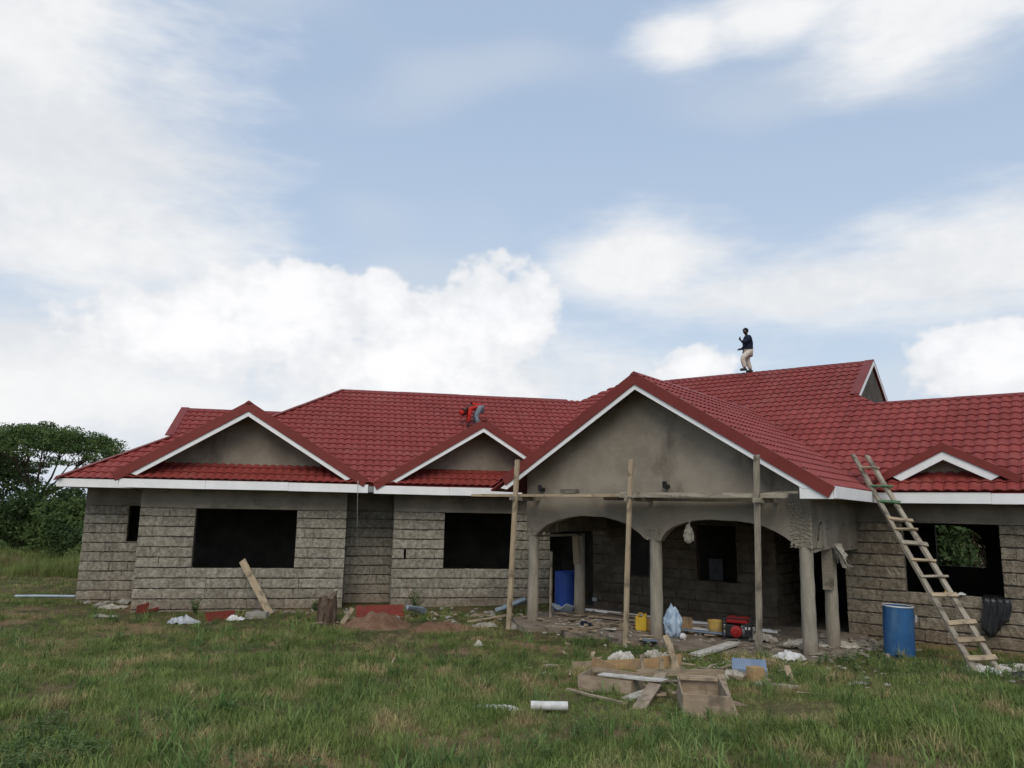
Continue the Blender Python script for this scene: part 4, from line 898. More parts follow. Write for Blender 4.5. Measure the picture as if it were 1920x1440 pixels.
for i, (x, y, h, lb) in enumerate([(2.06, 11.85, .3, 'first pale stake left in front of the plywood panel'), (2.3, 11.75, .26, 'second pale stake in front of the plywood panel'), (2.48, 11.85, .28, 'third pale stake in front of the plywood panel')]):
    wood_piece((x, y, gz_(x, y) - .05), (x + .04 * (i - .5), y + .06, gz_(x, y) + h), .06, .03, 'stake', 'wood', up=(0, 1, 0), seg=2, label=lb, cat='stake')
wood_piece((2.66, 12.2, gz_(2.6, 12.2)), (2.5, 12.35, gz_(2.6, 12.2) + .52), .09, .04, 'stake', 'wood', up=(0, 1, 0), seg=3, label='tall tilted stake rising above the plywood panel', cat='stake')
def open_box(x, y, yaw, W, D, H, m, label, th=.018, inner=True):
    z = gz_(x, y) - .02; t = empty('formwork_box', (x, y, z), label, 'box'); M = Matrix.Translation((x, y, z)) @ Matrix.Rotation(yaw, 4, 'Z')
    MB().box((0, -D / 2, H / 2), (W, th, H), M, jit=.004).build('side_panel', m, t); MB().box((0, D / 2, H / 2 + .01), (W, th, H), M, jit=.004).build('side_panel', m, t)
    MB().box((-W / 2, 0, H / 2 - .008), (th, D - th - .004, H), M, jit=.004).build('end_panel', m, t); MB().box((W / 2, 0, H / 2 - .008), (th, D - th - .004, H), M, jit=.004).build('end_panel', m, t)
    MB().box((0, 0, .02), (W - .04, D - .04, th), M).build('base_panel', m, t)
    if inner:
        MB().box((0, D / 2 - .06, H - .02), (W * .9, .04, .03), M).build('cleat', 'wood', t)
    return t
open_box(2.3, 9.3, R_(-9), .5, 1.0, .29, 'grey_ply', 'open plywood formwork box nearest the camera')
open_box(1.42, 10.75, R_(-28), .75, .5, .22, 'grey_ply', 'tilted open plywood box behind the near one')
wood_piece((1.85, 11.2, gz_(1.8, 11.2) + .16), (3.0, 10.85, gz_(3, 10.85) + .2), .07, .08, 'batten', 'wood', seg=4, label='long batten lying across the top of the formwork pile', cat='batten')
wood_piece((2.93, 10.78, gz_(2.93, 10.78) + .18), (2.52, 8.75, gz_(2.5, 8.75) + .01), .09, .035, 'batten', 'wood', seg=4, label='batten slanting down at the right side of the near box', cat='batten')
wood_piece((1.55, 9.25, gz_(1.55, 9.2) + .02), (2.12, 10.75, gz_(2.1, 10.7) + .2), .16, .03, 'plank', 'grey_ply', seg=4, label='plank slanting between the two formwork boxes', cat='plank')
wood_piece((1.28, 10.75, gz_(1.3, 10.7) + .2), (2.05, 10.2, gz_(2, 10.3) + .2), .16, .02, 'board', 'foam', seg=3, label='dirty white board lying on the rear formwork box', cat='board')
wood_piece((.82, 10.6, gz_(.8, 10.6) + .03), (1.42, 9.6, gz_(1.4, 9.6) + .02), .05, .03, 'batten', 'grey_ply', seg=3, label='thin batten in the grass left of the boxes', cat='batten')
wood_piece((1.5, 9.9, gz_(1.5, 9.9) + .03), (1.85, 10.25, gz_(1.8, 10.2) + .06), .15, .02, 'board', 'paper', seg=2, label='small pale offcut between the boxes', cat='board')
wood_piece((3.05, 12.3, gz_(3, 12.3) + .05), (3.35, 11.3, gz_(3.3, 11.3) + .05), .1, .03, 'plank', 'grey_ply', seg=3, label='brown plank in the grass left of the small white bag', cat='plank')
wood_piece((2.6, 11.55, gz_(2.6, 11.5) + .06), (3.1, 11.75, gz_(3.1, 11.7) + .08), .05, .02, 'batten', 'wood', seg=2, label='thin pale batten behind the long batten', cat='batten')
wood_piece((4.05, 11.2, gz_(4.05, 11.2)), (4.02, 11.3, gz_(4.05, 11.2) + .22), .08, .02, 'stake', 'wood', up=(0, 1, 0), seg=2, label='lone pale offcut right of the blue metal piece', cat='offcut')
wood_piece((3.5, 11.1, gz_(3.5, 11.1) + .02), (3.98, 10.75, gz_(4, 10.75) + .03), .1, .03, 'plank', 'paper', seg=2, label='weathered pale board in the grass right of the pile', cat='board')
tag(MB().box((0, 0, 0), (.22, .16, .2), Matrix.Translation((3.62, 11.45, gz_(3.62, 11.45) + .09)) @ Matrix.Rotation(.3, 4, 'Z'), jit=.02).build('wood_block', 'plywood', at=(3.62, 11.45, gz_(3.62, 11.45))), 'orange-brown wood block below the blue metal piece', 'block')
# concrete block, rubble, stump, soil mound
tag(MB().box((0, 0, 0), (.5, .2, .18), Matrix.Translation((-6.0, 18.62, G(-6, 18.6) + .07)) @ Matrix.Rotation(.1, 4, 'Z'), jit=.015).build('concrete_block', 'rock', at=(-6.0, 18.62, G(-6, 18.6))), 'grey concrete block in the grass left of the leaning plank', 'block')
crumple(-6.4, 18.3, G(-6.4, 18.3), (.22, .15, .1), 'plastic_bag', 'white_plastic', 'white wrapper left of the concrete block', 'wrapper', 51, .5, 3.4)
def stump():
    x, y = -4.13, 17.7; z = G(x, y); t = empty('tree_stump', (x, y, z), 'dark rotten tree stump standing before the left block', 'tree stump'); mb = MB(); n = 22; rows = 10; vs_ = []
    for j in range(rows + 1):
        for i in range(n):
            a = 2 * math.pi * i / n; b = j / rows; top = .60 + .03 * math.sin(a * 3 + 1) + .14 * max(0, math.cos(a - .1)) ** 3
            r = .215 * (1.06 - .1 * b) * (1 + .16 * mnoise.noise(Vector((math.cos(a) * 2.2, math.sin(a) * 2.2, b * 1.6))) + .07 * mnoise.noise(Vector((math.cos(a) * 7, math.sin(a) * 7, b * 5))))
            vs_.append((x + r * math.cos(a) + .03 * b, y + r * math.sin(a), z - .05 + (top + .03 * mnoise.noise(Vector((i * 1.7, 2, 3)))) * b))
    fs = [(j * n + i, j * n + (i + 1) % n, (j + 1) * n + (i + 1) % n, (j + 1) * n + i) for j in range(rows) for i in range(n)]
    c = len(vs_); vs_.append((x, y, z + .55)); fs += [(rows * n + i, rows * n + (i + 1) % n, c) for i in range(n)]
    mb.add(vs_, fs).build('trunk', 'bark', t)
stump()
def mound(x, y, r, label, seed):
    mb = MB(); n = 34; vs_ = []
    for j in range(n + 1):
        for i in range(n + 1):
            a, b = (i / n - .5) * 2, (j / n - .5) * 2; d = min(1, math.hypot(a, b)); X, Y = x + a * r[0], y + b * r[1]
            h = r[2] * (1 - d * d) ** 1.3 * (1 + .7 * mnoise.noise(Vector((X * 2.4, Y * 2.4, seed))) + .4 * mnoise.noise(Vector((X * 6, Y * 6, seed)))) + (.03 * abs(mnoise.noise(Vector((X * 12, Y * 12, seed)))) if d < .95 else 0); vs_.append((X, Y, G(X, Y) - .03 + h))
    o = mb.add(vs_, [(j * (n + 1) + i, j * (n + 1) + i + 1, (j + 1) * (n + 1) + i + 1, (j + 1) * (n + 1) + i) for j in range(n) for i in range(n)]).build('soil_mound', 'soil', at=(x, y, G(x, y)), smooth=True); tag(o, label, 'soil mound')
mound(-2.95, 17.6, (.85, .85, .27), 'mound of reddish soil in front of the long red trim', 3)
mound(-1.5, 17.2, (.8, .6, .16), 'low grassy soil mound right of the red one', 5)
wood_piece((-3.75, 17.65, -.02), (-3.6, 18.0, .28), .1, .04, 'plank', 'wood', up=(0, 1, 0), seg=2, label='short plank end stuck upright beside the soil mound', cat='plank')
def rubble(name, cx, cy, sx, sy, k, rmin, rmax, m, label, seed):
    rr = random.Random(seed); mb = MB()
    for i in range(k):
        x, y = rr.gauss(cx, sx), rr.gauss(cy, sy); s = rr.uniform(rmin, rmax); zz = max(G(x, y), .13 if name == 'porch_litter' else -9)
        if m == 'paper':
            mb.box((0, 0, 0), (s * rr.uniform(1, 4), s * rr.uniform(.6, 1.6), .008), Matrix.Translation((x, y, zz + .02)) @ Matrix.Rotation(rr.uniform(0, 6.28), 4, 'Z') @ Matrix.Rotation(rr.uniform(-.4, .4), 4, 'X'), jit=.006); continue
        mb.ico((x, y, max(G(x, y), .13 if name == 'porch_litter' else -9) + s * .3), (s * rr.uniform(.7, 1.5), s * rr.uniform(.7, 1.5), s * .6), 1, .35, 2, i * 3.1)
    o = mb.build(name, m, at=(cx, cy, 0)); tag(o, label, kind='stuff')
rubble('rubble', 6.9, 15.5, .45, .35, 90, .03, .11, 'rock', 'stone rubble at the foot of the right wall', 1)
rubble('porch_litter', 4.2, 15.6, 1.4, .8, 120, .015, .05, 'rock', 'small litter on the porch floor', 2)
rubble('porch_litter', 1.9, 17.4, .5, .6, 80, .02, .06, 'paper', 'scraps of paper and wood on the porch floor', 3)
rubble('rubble', -10.1, 21.0, .7, .4, 26, .05, .16, 'rock', 'loose stones at the far left corner', 4)
rubble('rubble', 0.0, 19.2, 1.2, .45, 60, .03, .1, 'rock', 'broken stones along the wall foot', 5)
rubble('wood_chips', 3.2, 12.9, 1.3, .9, 150, .015, .05, 'paper', 'pale wood chips and paper bits in the grass', 6)
rubble('wood_chips', 6.0, 12.5, 1.2, 1.0, 70, .015, .05, 'paper', 'pale bits in the grass before the right wing', 8)
rubble('rubble', -4.2, 19.6, 2.2, .3, 60, .02, .08, 'rock', 'broken stones along the foot of the left block', 9)

# ------------------------------------------------------------------ people
def skin(nodes, edges, sub=2):
    names = list(nodes); me = bpy.data.meshes.new('tmp'); me.from_pydata([nodes[k][0] for k in names], [(names.index(a), names.index(b)) for a, b in edges], [])
    o = bpy.data.objects.new('tmp', me); COL.objects.link(o); md = o.modifiers.new('s', 'SKIN'); md.use_smooth_shade = True
    for i, k in enumerate(names):
        r = nodes[k][1]; r = r if isinstance(r, tuple) else (r, r); sv = me.skin_vertices[0].data[i]; sv.radius = r; sv.use_root = (i == 0)
    o.modifiers.new('d', 'SUBSURF').levels = sub
    dg = bpy.context.evaluated_depsgraph_get(); dg.update(); ev = o.evaluated_get(dg); m2 = bpy.data.meshes.new_from_object(ev)
    v = [tuple(x.co) for x in m2.vertices]; f = [tuple(p.vertices) for p in m2.polygons]
    bpy.data.objects.remove(o); bpy.data.meshes.remove(me); bpy.data.meshes.remove(m2); return v, f
def finger_set(wrist, hand, side, curl):
    """palm and five fingers from the wrist towards 'hand'; returns builders"""
    wrist, hand = Vector(wrist), Vector(hand); d = (hand - wrist).normalized(); s = (Vector(side) - d * d.dot(Vector(side))).normalized(); p = d.cross(s)
    mb = MB(); c = wrist + d * .045
    mb.tube([wrist - d * .01, wrist + d * .02, c, wrist + d * .085], [.024, .03, .036, .03], 10)
    for i, (o, L) in enumerate(((-.027, .055), (-.009, .066), (.009, .07), (.027, .062))):
        a = wrist + d * .08 + s * o; b = a + d * L * .5 + p * curl * .02; e = b + (d * (1 - curl) + p * curl).normalized() * L * .45; g = e + (d * (.4 - curl) + p * curl).normalized() * L * .35
        mb.tube([a - d * .015, a, b, e, g], [.0095, .0095, .009, .008, .006], 7)
    a = wrist + d * .03 + s * .03; mb.tube([a - s * .008, a + s * .02 + d * .02, a + s * .026 + d * .045 + p * curl * .02], [.012, .0105, .008], 7)
    return mb
def head(mb, c, r, fwd, tilt_up=Z):
    c = Vector(c); f = Vector(fwd).normalized(); u = (Vector(tilt_up) - f * f.dot(Vector(tilt_up))).normalized(); s = u.cross(f); n, k = 14, 12; vs_ = []
    for j in range(k + 1):
        th = math.pi * j / k
        for i in range(n):
            ph = 2 * math.pi * i / n; x, y, z = math.sin(th) * math.cos(ph), math.sin(th) * math.sin(ph), math.cos(th)
            w = .80 - (.16 if z < -.2 else 0) * min(1, -z) ; dx = .95 + (.10 if (x > .6 and -.45 < z < -.2) else 0)
            if x > .85 and abs(y) < .25 and -.35 < z < .12: dx += .16
            vs_.append(c + f * (x * r * dx) + s * (y * r * w) + u * (z * r * 1.18))
    mb.add(vs_, [(j * n + i, j * n + (i + 1) % n, (j + 1) * n + (i + 1) % n, (j + 1) * n + i) for j in range(k) for i in range(n)])
    for q in (-1, 1): mb.ico(c + s * (q * r * .8) - f * .01, (.018, .018, .03), 1, .0)
    return f, s, u
def person(loc, fwd, J, label, top_m, leg_m, top_r, cap_m=None):
    """J: joints in (forward, side, up) metres"""
    t = empty('person', loc, label, 'person', 'roofers at work'); loc = Vector(loc); f = Vector(fwd).normalized(); s = Z.cross(f)
    q = {k: loc + f * v[0] + s * v[1] + Z * v[2] for k, v in J.items()}
    body = {'pelvis': (q['pelvis'], .105), 'waist': (q['waist'], (.095, .085)), 'chest': (q['chest'], (.12, .10)), 'neck': (q['neck'], .048), 'skull': (q['skull'], .06)}
    E_ = [('pelvis', 'waist'), ('waist', 'chest'), ('chest', 'neck'), ('neck', 'skull')]
    for k in 'ab':
        body.update({'sh' + k: (q['sh' + k], .052), 'el' + k: (q['el' + k], .037), 'wr' + k: (q['wr' + k], .026), 'hp' + k: (q['hp' + k], .08), 'kn' + k: (q['kn' + k], .056), 'an' + k: (q['an' + k], .036), 'to' + k: (q['to' + k], .033)})
        E_ += [('chest', 'sh' + k), ('sh' + k, 'el' + k), ('el' + k, 'wr' + k), ('pelvis', 'hp' + k), ('hp' + k, 'kn' + k), ('kn' + k, 'an' + k), ('an' + k, 'to' + k)]
    v, fc = skin(body, E_); mb = MB(); mb.add(v, fc)
    hf = q['face'] - q['skull']; hu = q['skull'] - q['neck']
    F, S, U = head(mb, q['skull'] + hu.normalized() * .03, .092, hf, hu)
    for k in 'ab':
        h = finger_set(q['wr' + k], q['ha' + k], s if k == 'a' else -s, .55); mb.add(h.v, h.f)
    mb.build('body', 'skin', t, smooth=True)
    hc = q['skull'] + hu.normalized() * .03; hb_ = MB(); hb_.ico(hc + U * .035 - F * .02, (.094, .094, .094), 3, .03, 6, 3); hb_.build('hair', 'hair', t, smooth=True)
    eye = MB()
    for k in (-1, 1): eye.ico(hc + F * .08 + S * (.032 * k) + U * .01, .011, 1, 0)
    eye.build('eyes', 'white_plastic', t, smooth=True)
    if cap_m:
        cb = MB(); cb.ico(hc + U * .045, (.105, .105, .09), 3, .02, 4, 5); cb.hexa([hc + U * .05 + S * a + F * b + U * z for z in (0, .012) for (a, b) in ((-.07, .06), (.07, .06), (.05, .17), (-.05, .17))]); cb.build('cap', cap_m, t, smooth=True)
    # clothes follow the body with a little ease
    g = top_r
    tn = {'waist': (q['waist'], .15 * g), 'hem': (q['pelvis'] + (q['pelvis'] - q['waist']) * .2, .16 * g), 'chest': (q['chest'], .168 * g), 'collar': (q['neck'] - (q['neck'] - q['chest']) * .25, .07)}
    te = [('waist', 'hem'), ('waist', 'chest'), ('chest', 'collar')]
    for k in 'ab':
        tn.update({'sh' + k: (q['sh' + k], .082 * g), 'el' + k: (q['el' + k], .062 * g), 'cu' + k: (q['el' + k].lerp(q['wr' + k], .85), .048 * g)}); te += [('chest', 'sh' + k), ('sh' + k, 'el' + k), ('el' + k, 'cu' + k)]
    v, fc = skin(tn, te); MB().add(v, fc).build('jacket' if top_m == 'navy' else 'shirt', top_m, t, smooth=True)
    ln = {'pelvis': (q['pelvis'], (.14, .125))}; le = []
    for k in 'ab':
        ln.update({'hp' + k: (q['hp' + k], .108), 'kn' + k: (q['kn' + k], .083), 'cf' + k: (q['kn' + k].lerp(q['an' + k], .92), .072)}); le += [('pelvis', 'hp' + k), ('hp' + k, 'kn' + k), ('kn' + k, 'cf' + k)]
    v, fc = skin(ln, le); MB().add(v, fc).build('trousers', leg_m, t, smooth=True)
    for k in 'ab':
        a, b = q['an' + k], q['to' + k]; MB().tube([a - (b - a) * .4 - Z * .02, a - Z * .015, b, b + (b - a) * .35 - Z * .005], [.03, .048, .045, .03], 12).build('shoe', 'black', t, smooth=True)
    return t
zr = RRz + .075
person(P('R', -8.38, RRn - .02, zr), (-1, -.25, 0), {
    'pelvis': (-.02, 0, .66), 'waist': (-.03, 0, .80), 'chest': (-.03, 0, 1.02), 'neck': (.02, 0, 1.19), 'skull': (.045, 0, 1.28), 'face': (.25, .1, 1.27),
    'sha': (.02, .16, 1.10), 'ela': (.22, .22, .88), 'wra': (.31, .13, .97), 'haa': (.33, .08, 1.05), 'shb': (-.06, -.16, 1.10), 'elb': (-.06, -.22, .84), 'wrb': (.16, -.14, .74), 'hab': (.25, -.10, .74),
    'hpa': (.02, .085, .60), 'kna': (.26, .1, .40), 'ana': (.16, .09, .06), 'toa': (.29, .09, .03), 'hpb': (-.04, -.085, .60), 'knb': (-.05, -.1, .34), 'anb': (-.17, -.1, .06), 'tob': (-.04, -.1, .03)},
    'person in dark navy jacket and pale trousers standing on the highest ridge', 'navy', 'khaki', 1.12)
pu, pn_ = 3.30, 23.35
person(P('L', pu, pn_, zL + T * (pn_ - eL) + .05), (-uL.x, -uL.y - .1, 0), {
    'pelvis': (-.13, 0, .60), 'waist': (-.02, 0, .68), 'chest': (.17, 0, .62), 'neck': (.31, 0, .50), 'skull': (.38, 0, .42), 'face': (.46, 0, .24),
    'sha': (.20, .16, .54), 'ela': (.24, .2, .28), 'wra': (.26, .15, .05), 'haa': (.27, .12, -.05), 'shb': (.22, -.16, .54), 'elb': (.20, -.2, .28), 'wrb': (.2, -.14, .06), 'hab': (.21, -.1, -.04),
    'hpa': (-.11, .09, .55), 'kna': (.02, .12, .30), 'ana': (-.08, .12, .05), 'toa': (.05, .12, .02), 'hpb': (-.13, -.09, .55), 'knb': (.0, -.13, .32), 'anb': (-.1, -.13, .05), 'tob': (.03, -.13, .02)},
    'person in red shirt and blue jeans bending over behind the middle gable', 'red_shirt', 'denim', .92, cap_m='red_shirt')

# ------------------------------------------------------------------ trees and shrubs
def leaf_cloud(mb, centre, rad, k, size, rr, flat=.0, shell=.55):
    cx, cy, cz = centre
    for _ in range(k):
        while True:
            a, b, c = rr.uniform(-1, 1), rr.uniform(-1, 1), rr.uniform(-1, 1); d = a * a + b * b + c * c
            if d < 1 and d > shell * rr.random(): break
        p = Vector((cx + a * rad[0], cy + b * rad[1], cz + c * rad[2])); s = size * rr.uniform(.6, 1.4)
        n = Vector((rr.gauss(0, 1), rr.gauss(0, 1), rr.gauss(0, 1) + flat)).normalized(); x = n.orthogonal().normalized(); ang = rr.uniform(0, 6.28); y = n.cross(x); x, y = x * math.cos(ang) + y * math.sin(ang), y * math.cos(ang) - x * math.sin(ang)
        kq = len(mb.v); mb.v += [tuple(p - x * s), tuple(p + y * s * .45), tuple(p + x * s), tuple(p - y * s * .45)]; mb.f.append((kq, kq + 1, kq + 2, kq + 3))
def raw_build(mb, name, m, parent):
    off = pw(parent); me = bpy.data.meshes.new(name); me.from_pydata([(a - off.x, b - off.y, c - off.z) for a, b, c in mb.v], [], mb.f); me.materials.append(MATS[m]); o = bpy.data.objects.new(name, me); COL.objects.link(o); o.parent = parent; return o
def acacia(x, y, h, spread, label, seed, m='leaf'):
    rr = random.Random(seed); z = G0(x, y); t = empty('acacia_tree', (x, y, z), label, 'tree', 'trees behind the left corner'); tr = MB(); cr = MB(); fork = h * .4
    tr.tube([(x, y, z - .1), (x + .08, y, z + fork * .5), (x + .05, y, z + fork)], [.2, .15, .13], 8); b = Vector((x + .05, y, z + fork)); nb = 15
    for i in range(nb):
        a = 2 * math.pi * i / nb + rr.uniform(-.2, .2); r = spread * rr.uniform(.3, .92); tz = z + h * (.83 - .16 * (r / spread) ** 2) * rr.uniform(.96, 1.02)
        e = Vector((x + r * math.cos(a), y + r * math.sin(a), tz)); mid = b.lerp(e, .5) + Vector((rr.uniform(-.2, .2), rr.uniform(-.2, .2), -.2)); tr.tube([b, mid, e], [.085, .05, .018], 6)
        for _ in range(6):
            e2 = e + Vector((rr.uniform(-.9, .9), rr.uniform(-.9, .9), rr.uniform(-.05, .4))); tr.tube([mid.lerp(e, .6), e2], [.025, .009], 5)
    for i in range(215):
        a = rr.uniform(0, 6.28); r = spread * math.sqrt(rr.random()); q = r / spread; top = h * (.99 - .22 * q ** 2.2); c = (x + r * math.cos(a), y + r * math.sin(a), z + top - rr.random() ** 1.5 * h * .17); k = rr.uniform(.45, .85)
        leaf_cloud(cr, c, (k, k, k * .34), 170, .07, rr, 1.0, .3)
    raw_build(tr, 'trunk', 'bark', t); raw_build(cr, 'crown', m, t)
def bush(x, y, rx, rz, label, seed, m='leaf_dark', k=14, n=420, size=.1, name='bush', group='shrubs behind the left corner', base=None):
    rr = random.Random(seed); z = G0(x, y) if base is None else base; t = empty(name, (x, y, z), label, 'bush' if name == 'bush' else 'tree', group); st = MB(); cr = MB()
    for i in range(k):
        a = rr.uniform(0, 6.28); r = rx * math.sqrt(rr.random()) * .75; zz = z + rz * rr.uniform(.15, .9) * (1.05 - .4 * (r / rx)); c = Vector((x + r * math.cos(a), y + r * math.sin(a) * .8, zz)); s = rr.uniform(.28, .5) * rx
        leaf_cloud(cr, c, (s, s, s * .75), n, size, rr, .4, .45); st.tube([(x + .2 * rx * math.cos(a), y, z - .05), c.lerp(Vector((x, y, zz)), .4), c], [.05, .03, .012], 5)
    raw_build(st, 'stem', 'bark', t); raw_build(cr, 'foliage', m, t)
acacia(-25.2, 40.5, 6.85, 4.3, 'wide flat-topped acacia tree rising behind the left roof corner', 3)
acacia(-33, 45, 5.9, 4.2, 'lower acacia at the left picture edge', 5, 'leaf_dark')
bush(-26.5, 38.0, 3.0, 4.6, 'tall dark tree mass under the acacia crown', 11, 'leaf_dark', 20, 520, .1, 'shade_tree')
bush(-22.6, 37.0, 2.4, 4.2, 'dark leafy tree beside the left house corner', 12, 'leaf_dark', 20, 520, .1, 'shade_tree')
bush(-20.2, 35.0, 2.0, 3.4, 'glossy green tree touching the left eave', 13, 'leaf', 18, 480, .09, 'shade_tree')
bush(-24.5, 34.6, 2.2, 2.2, 'round grey-green shrub in front of the dark trees', 14, 'leaf', 14, 480, .08)
bush(-28.5, 35.0, 2.4, 2.6, 'broad shrub at the left picture edge', 15, 'leaf_dark', 14, 480, .09)
bush(-18.5, 33.5, 1.5, 1.9, 'small dark shrub just left of the house wall', 16, 'leaf_dark', 12, 420, .08)
bush(-21.6, 31.8, 1.3, 1.15, 'low pale shrub standing in the tall grass', 17, 'leaf_pale', 10, 380, .07)
bush(-24.6, 32.4, 1.5, 1.3, 'low rounded shrub left of the pale one', 18, 'leaf', 10, 380, .07)
bush(-17.4, 32.0, 1.0, 1.2, 'low shrub in the grass beside the house corner', 19, 'leaf', 9, 360, .07)
# trees behind the house, seen through the right window
for i, (x, y, r, h, m, lb) in enumerate([(17.5, 34, 3.6, 5.0, 'leaf_dark', 'green tree behind the house seen through the right window'), (22.5, 36, 3.8, 5.4, 'leaf_dark', 'darker tree behind the right end of the house'), (13.0, 38, 3.6, 5.2, 'leaf_dark', 'tree behind the middle of the house')]):
    bush(x, y, r, h, lb, 30 + i, m, 22, 420, .14, 'shade_tree', 'trees behind the house')

# ------------------------------------------------------------------ grass
def clump_mesh(i, n, h, r, w, lean):
    rr = random.Random(100 + i); vs_ = []; fs = []
    for _ in range(n):
        a = rr.uniform(0, 6.28); q = r * math.sqrt(rr.random()); x, y = q * math.cos(a), q * math.sin(a); L = h * rr.uniform(.4, 1.25); b = rr.uniform(0, 6.28); ln = lean * rr.uniform(.15, 1.3); ww = w * rr.uniform(.6, 1.3); k = len(vs_); px, pz = 0.0, -.015; ang = rr.uniform(0, .35)
        for j in range(4):
            f_ = (1, .95, .7, .0)[j]; dx, dy = math.cos(b), math.sin(b); sx, sy = -dy * ww * f_, dx * ww * f_; X, Y = x + dx * px, y + dy * px
            if j < 3: vs_ += [(X - sx, Y - sy, pz), (X + sx, Y + sy, pz)]
            else: vs_.append((X, Y, pz))
            px += L / 3 * math.sin(ang); pz += L / 3 * math.cos(ang); ang += ln * .6; b += rr.uniform(-.3, .3)
        fs += [(k, k + 1, k + 3, k + 2), (k + 2, k + 3, k + 5, k + 4), (k + 4, k + 5, k + 6)]
    m = bpy.data.meshes.new('grass_clump'); m.from_pydata(vs_, [], fs); return m
def leafy_mesh(i, n, h, r, lw):
    rr = random.Random(300 + i); vs_ = []; fs = []
    for _ in range(n):
        a = rr.uniform(0, 6.28); q = r * rr.random(); z = h * rr.uniform(.25, 1); L = lw * rr.uniform(.7, 1.4); p = Vector((q * math.cos(a), q * math.sin(a), z)); d = Vector((math.cos(a), math.sin(a), rr.uniform(-.4, .5))).normalized(); s = Vector((-math.sin(a), math.cos(a), 0)) * L * .38; k = len(vs_)
        vs_ += [tuple(p), tuple(p + d * L * .5 + s), tuple(p + d * L), tuple(p + d * L * .5 - s)]; fs.append((k, k + 1, k + 2, k + 3))
        vs_ += [(0, 0, -.02), tuple(p + Vector((.004, 0, 0))), tuple(p - Vector((.004, 0, 0)))]; fs.append((k + 4, k + 5, k + 6))
    m = bpy.data.meshes.new('weed_clump'); m.from_pydata(vs_, [], fs); return m
def scatter(name, meshes, m, pts, label):
    """instanced ground cover: one object, points carry turn, size and which clump"""
    c = bpy.data.collections.new(name + '_clumps'); 
    for i, me in enumerate(meshes):
        me.materials.append(MATS[m]); o = bpy.data.objects.new('%s_clump_%02d' % (name, i), me); c.objects.link(o)
    me = bpy.data.meshes.new(name); me.from_pydata([p[:3] for p in pts], [], [])
    for an, ty in (('yaw', 'FLOAT'), ('size', 'FLOAT'), ('pick', 'INT')): me.attributes.new(an, ty, 'POINT')
    me.attributes['yaw'].data.foreach_set('value', [p[3] for p in pts]); me.attributes['size'].data.foreach_set('value', [p[4] for p in pts]); me.attributes['pick'].data.foreach_set('value', [p[5] for p in pts])
    o = bpy.data.objects.new(name, me); COL.objects.link(o); tag(o, label, kind='stuff')
    ng = bpy.data.node_groups.new(name, 'GeometryNodeTree'); ng.interface.new_socket('Geometry', in_out='INPUT', socket_type='NodeSocketGeometry'); ng.interface.new_socket('Geometry', in_out='OUTPUT', socket_type='NodeSocketGeometry')
    N = ng.nodes; K = ng.links; gi, go = N.new('NodeGroupInput'), N.new('NodeGroupOutput'); ip = N.new('GeometryNodeInstanceOnPoints'); ci = N.new('GeometryNodeCollectionInfo')
    ci.inputs['Collection'].default_value = c; ci.inputs['Separate Children'].default_value = True; ci.inputs['Reset Children'].default_value = True
    def attr(nm, ty): a = N.new('GeometryNodeInputNamedAttribute'); a.data_type = ty; a.inputs[0].default_value = nm; return a.outputs[0]
    cx = N.new('ShaderNodeCombineXYZ'); K.new(attr('yaw', 'FLOAT'), cx.inputs[2]); ev = N.new('FunctionNodeEulerToRotation'); K.new(cx.outputs[0], ev.inputs[0])
    K.new(gi.outputs[0], ip.inputs['Points']); K.new(ci.outputs[0], ip.inputs['Instance']); ip.inputs['Pick Instance'].default_value = True; K.new(attr('pick', 'INT'), ip.inputs['Instance Index'])
    K.new(ev.outputs[0], ip.inputs['Rotation']); K.new(attr('size', 'FLOAT'), ip.inputs['Scale']); K.new(ip.outputs[0], go.inputs[0])
    o.modifiers.new('scatter', 'NODES').node_group = ng
    return o
def bare(x, y):
    """how much of the soil shows: 0 full grass .. 1 none"""
    uL_, nL_ = un('L', x, y); uR_, nR_ = un('R', x, y)
    if nL_ > 20.8 and -5.75 < uL_ < 6: return 1
    if nL_ > 22.9 and -7.75 < uL_ < 12: return 1
    if nR_ > 17.6 and -12 < uR_ < 2.6: return 1
    if -10.9 < uR_ < -3.75 and nR_ > 13.7: return 1
    b = 0.0
    if -6 < uL_ < 5.2: b = max(b, sst(18.6, 20.4, nL_) * .75)
    if -3.9 < uR_ < 2.5: b = max(b, sst(16.4, 17.5, nR_) * .6)
    if -10.9 < uR_ < -3.75: b = max(b, sst(12.2, 13.8, nR_) * .7)
    q = mnoise.noise(Vector((x * .42, y * .42, 11))) + .5 * mnoise.noise(Vector((x * 1.1, y * 1.1, 5)))
    b = max(b, sst(.28, .62, q) * .8)
    for (cx, cy, r) in ((-2.95, 17.5, .95), (7.9, 11.0, 1.2)): b = max(b, .95 * (1 - sst(r * .6, r, math.hypot(x - cx, (y - cy)))))
    return b
rr = random.Random(5); gp = []
def cells(y0, y1, dens, xm, smin, smax, out, nm):
    k = int(dens * (y1 - y0) * xm * 2)
    for _ in range(k):
        x, y = rr.uniform(-xm, xm), rr.uniform(y0, y1)
        if rr.random() < bare(x, y): continue
        h = (.6 + .5 * mnoise.noise(Vector((x * .6, y * .6, 21)))) * (1 - .45 * math.exp(-((x - 2.2) / 1.7) ** 2 - ((y - 10.6) / 2.3) ** 2) - .3 * sst(12.5, 15.5, y)); out.append((x, y, G(x, y) - .01, rr.uniform(0, 6.28), rr.uniform(smin, smax) * h, rr.randrange(nm)))
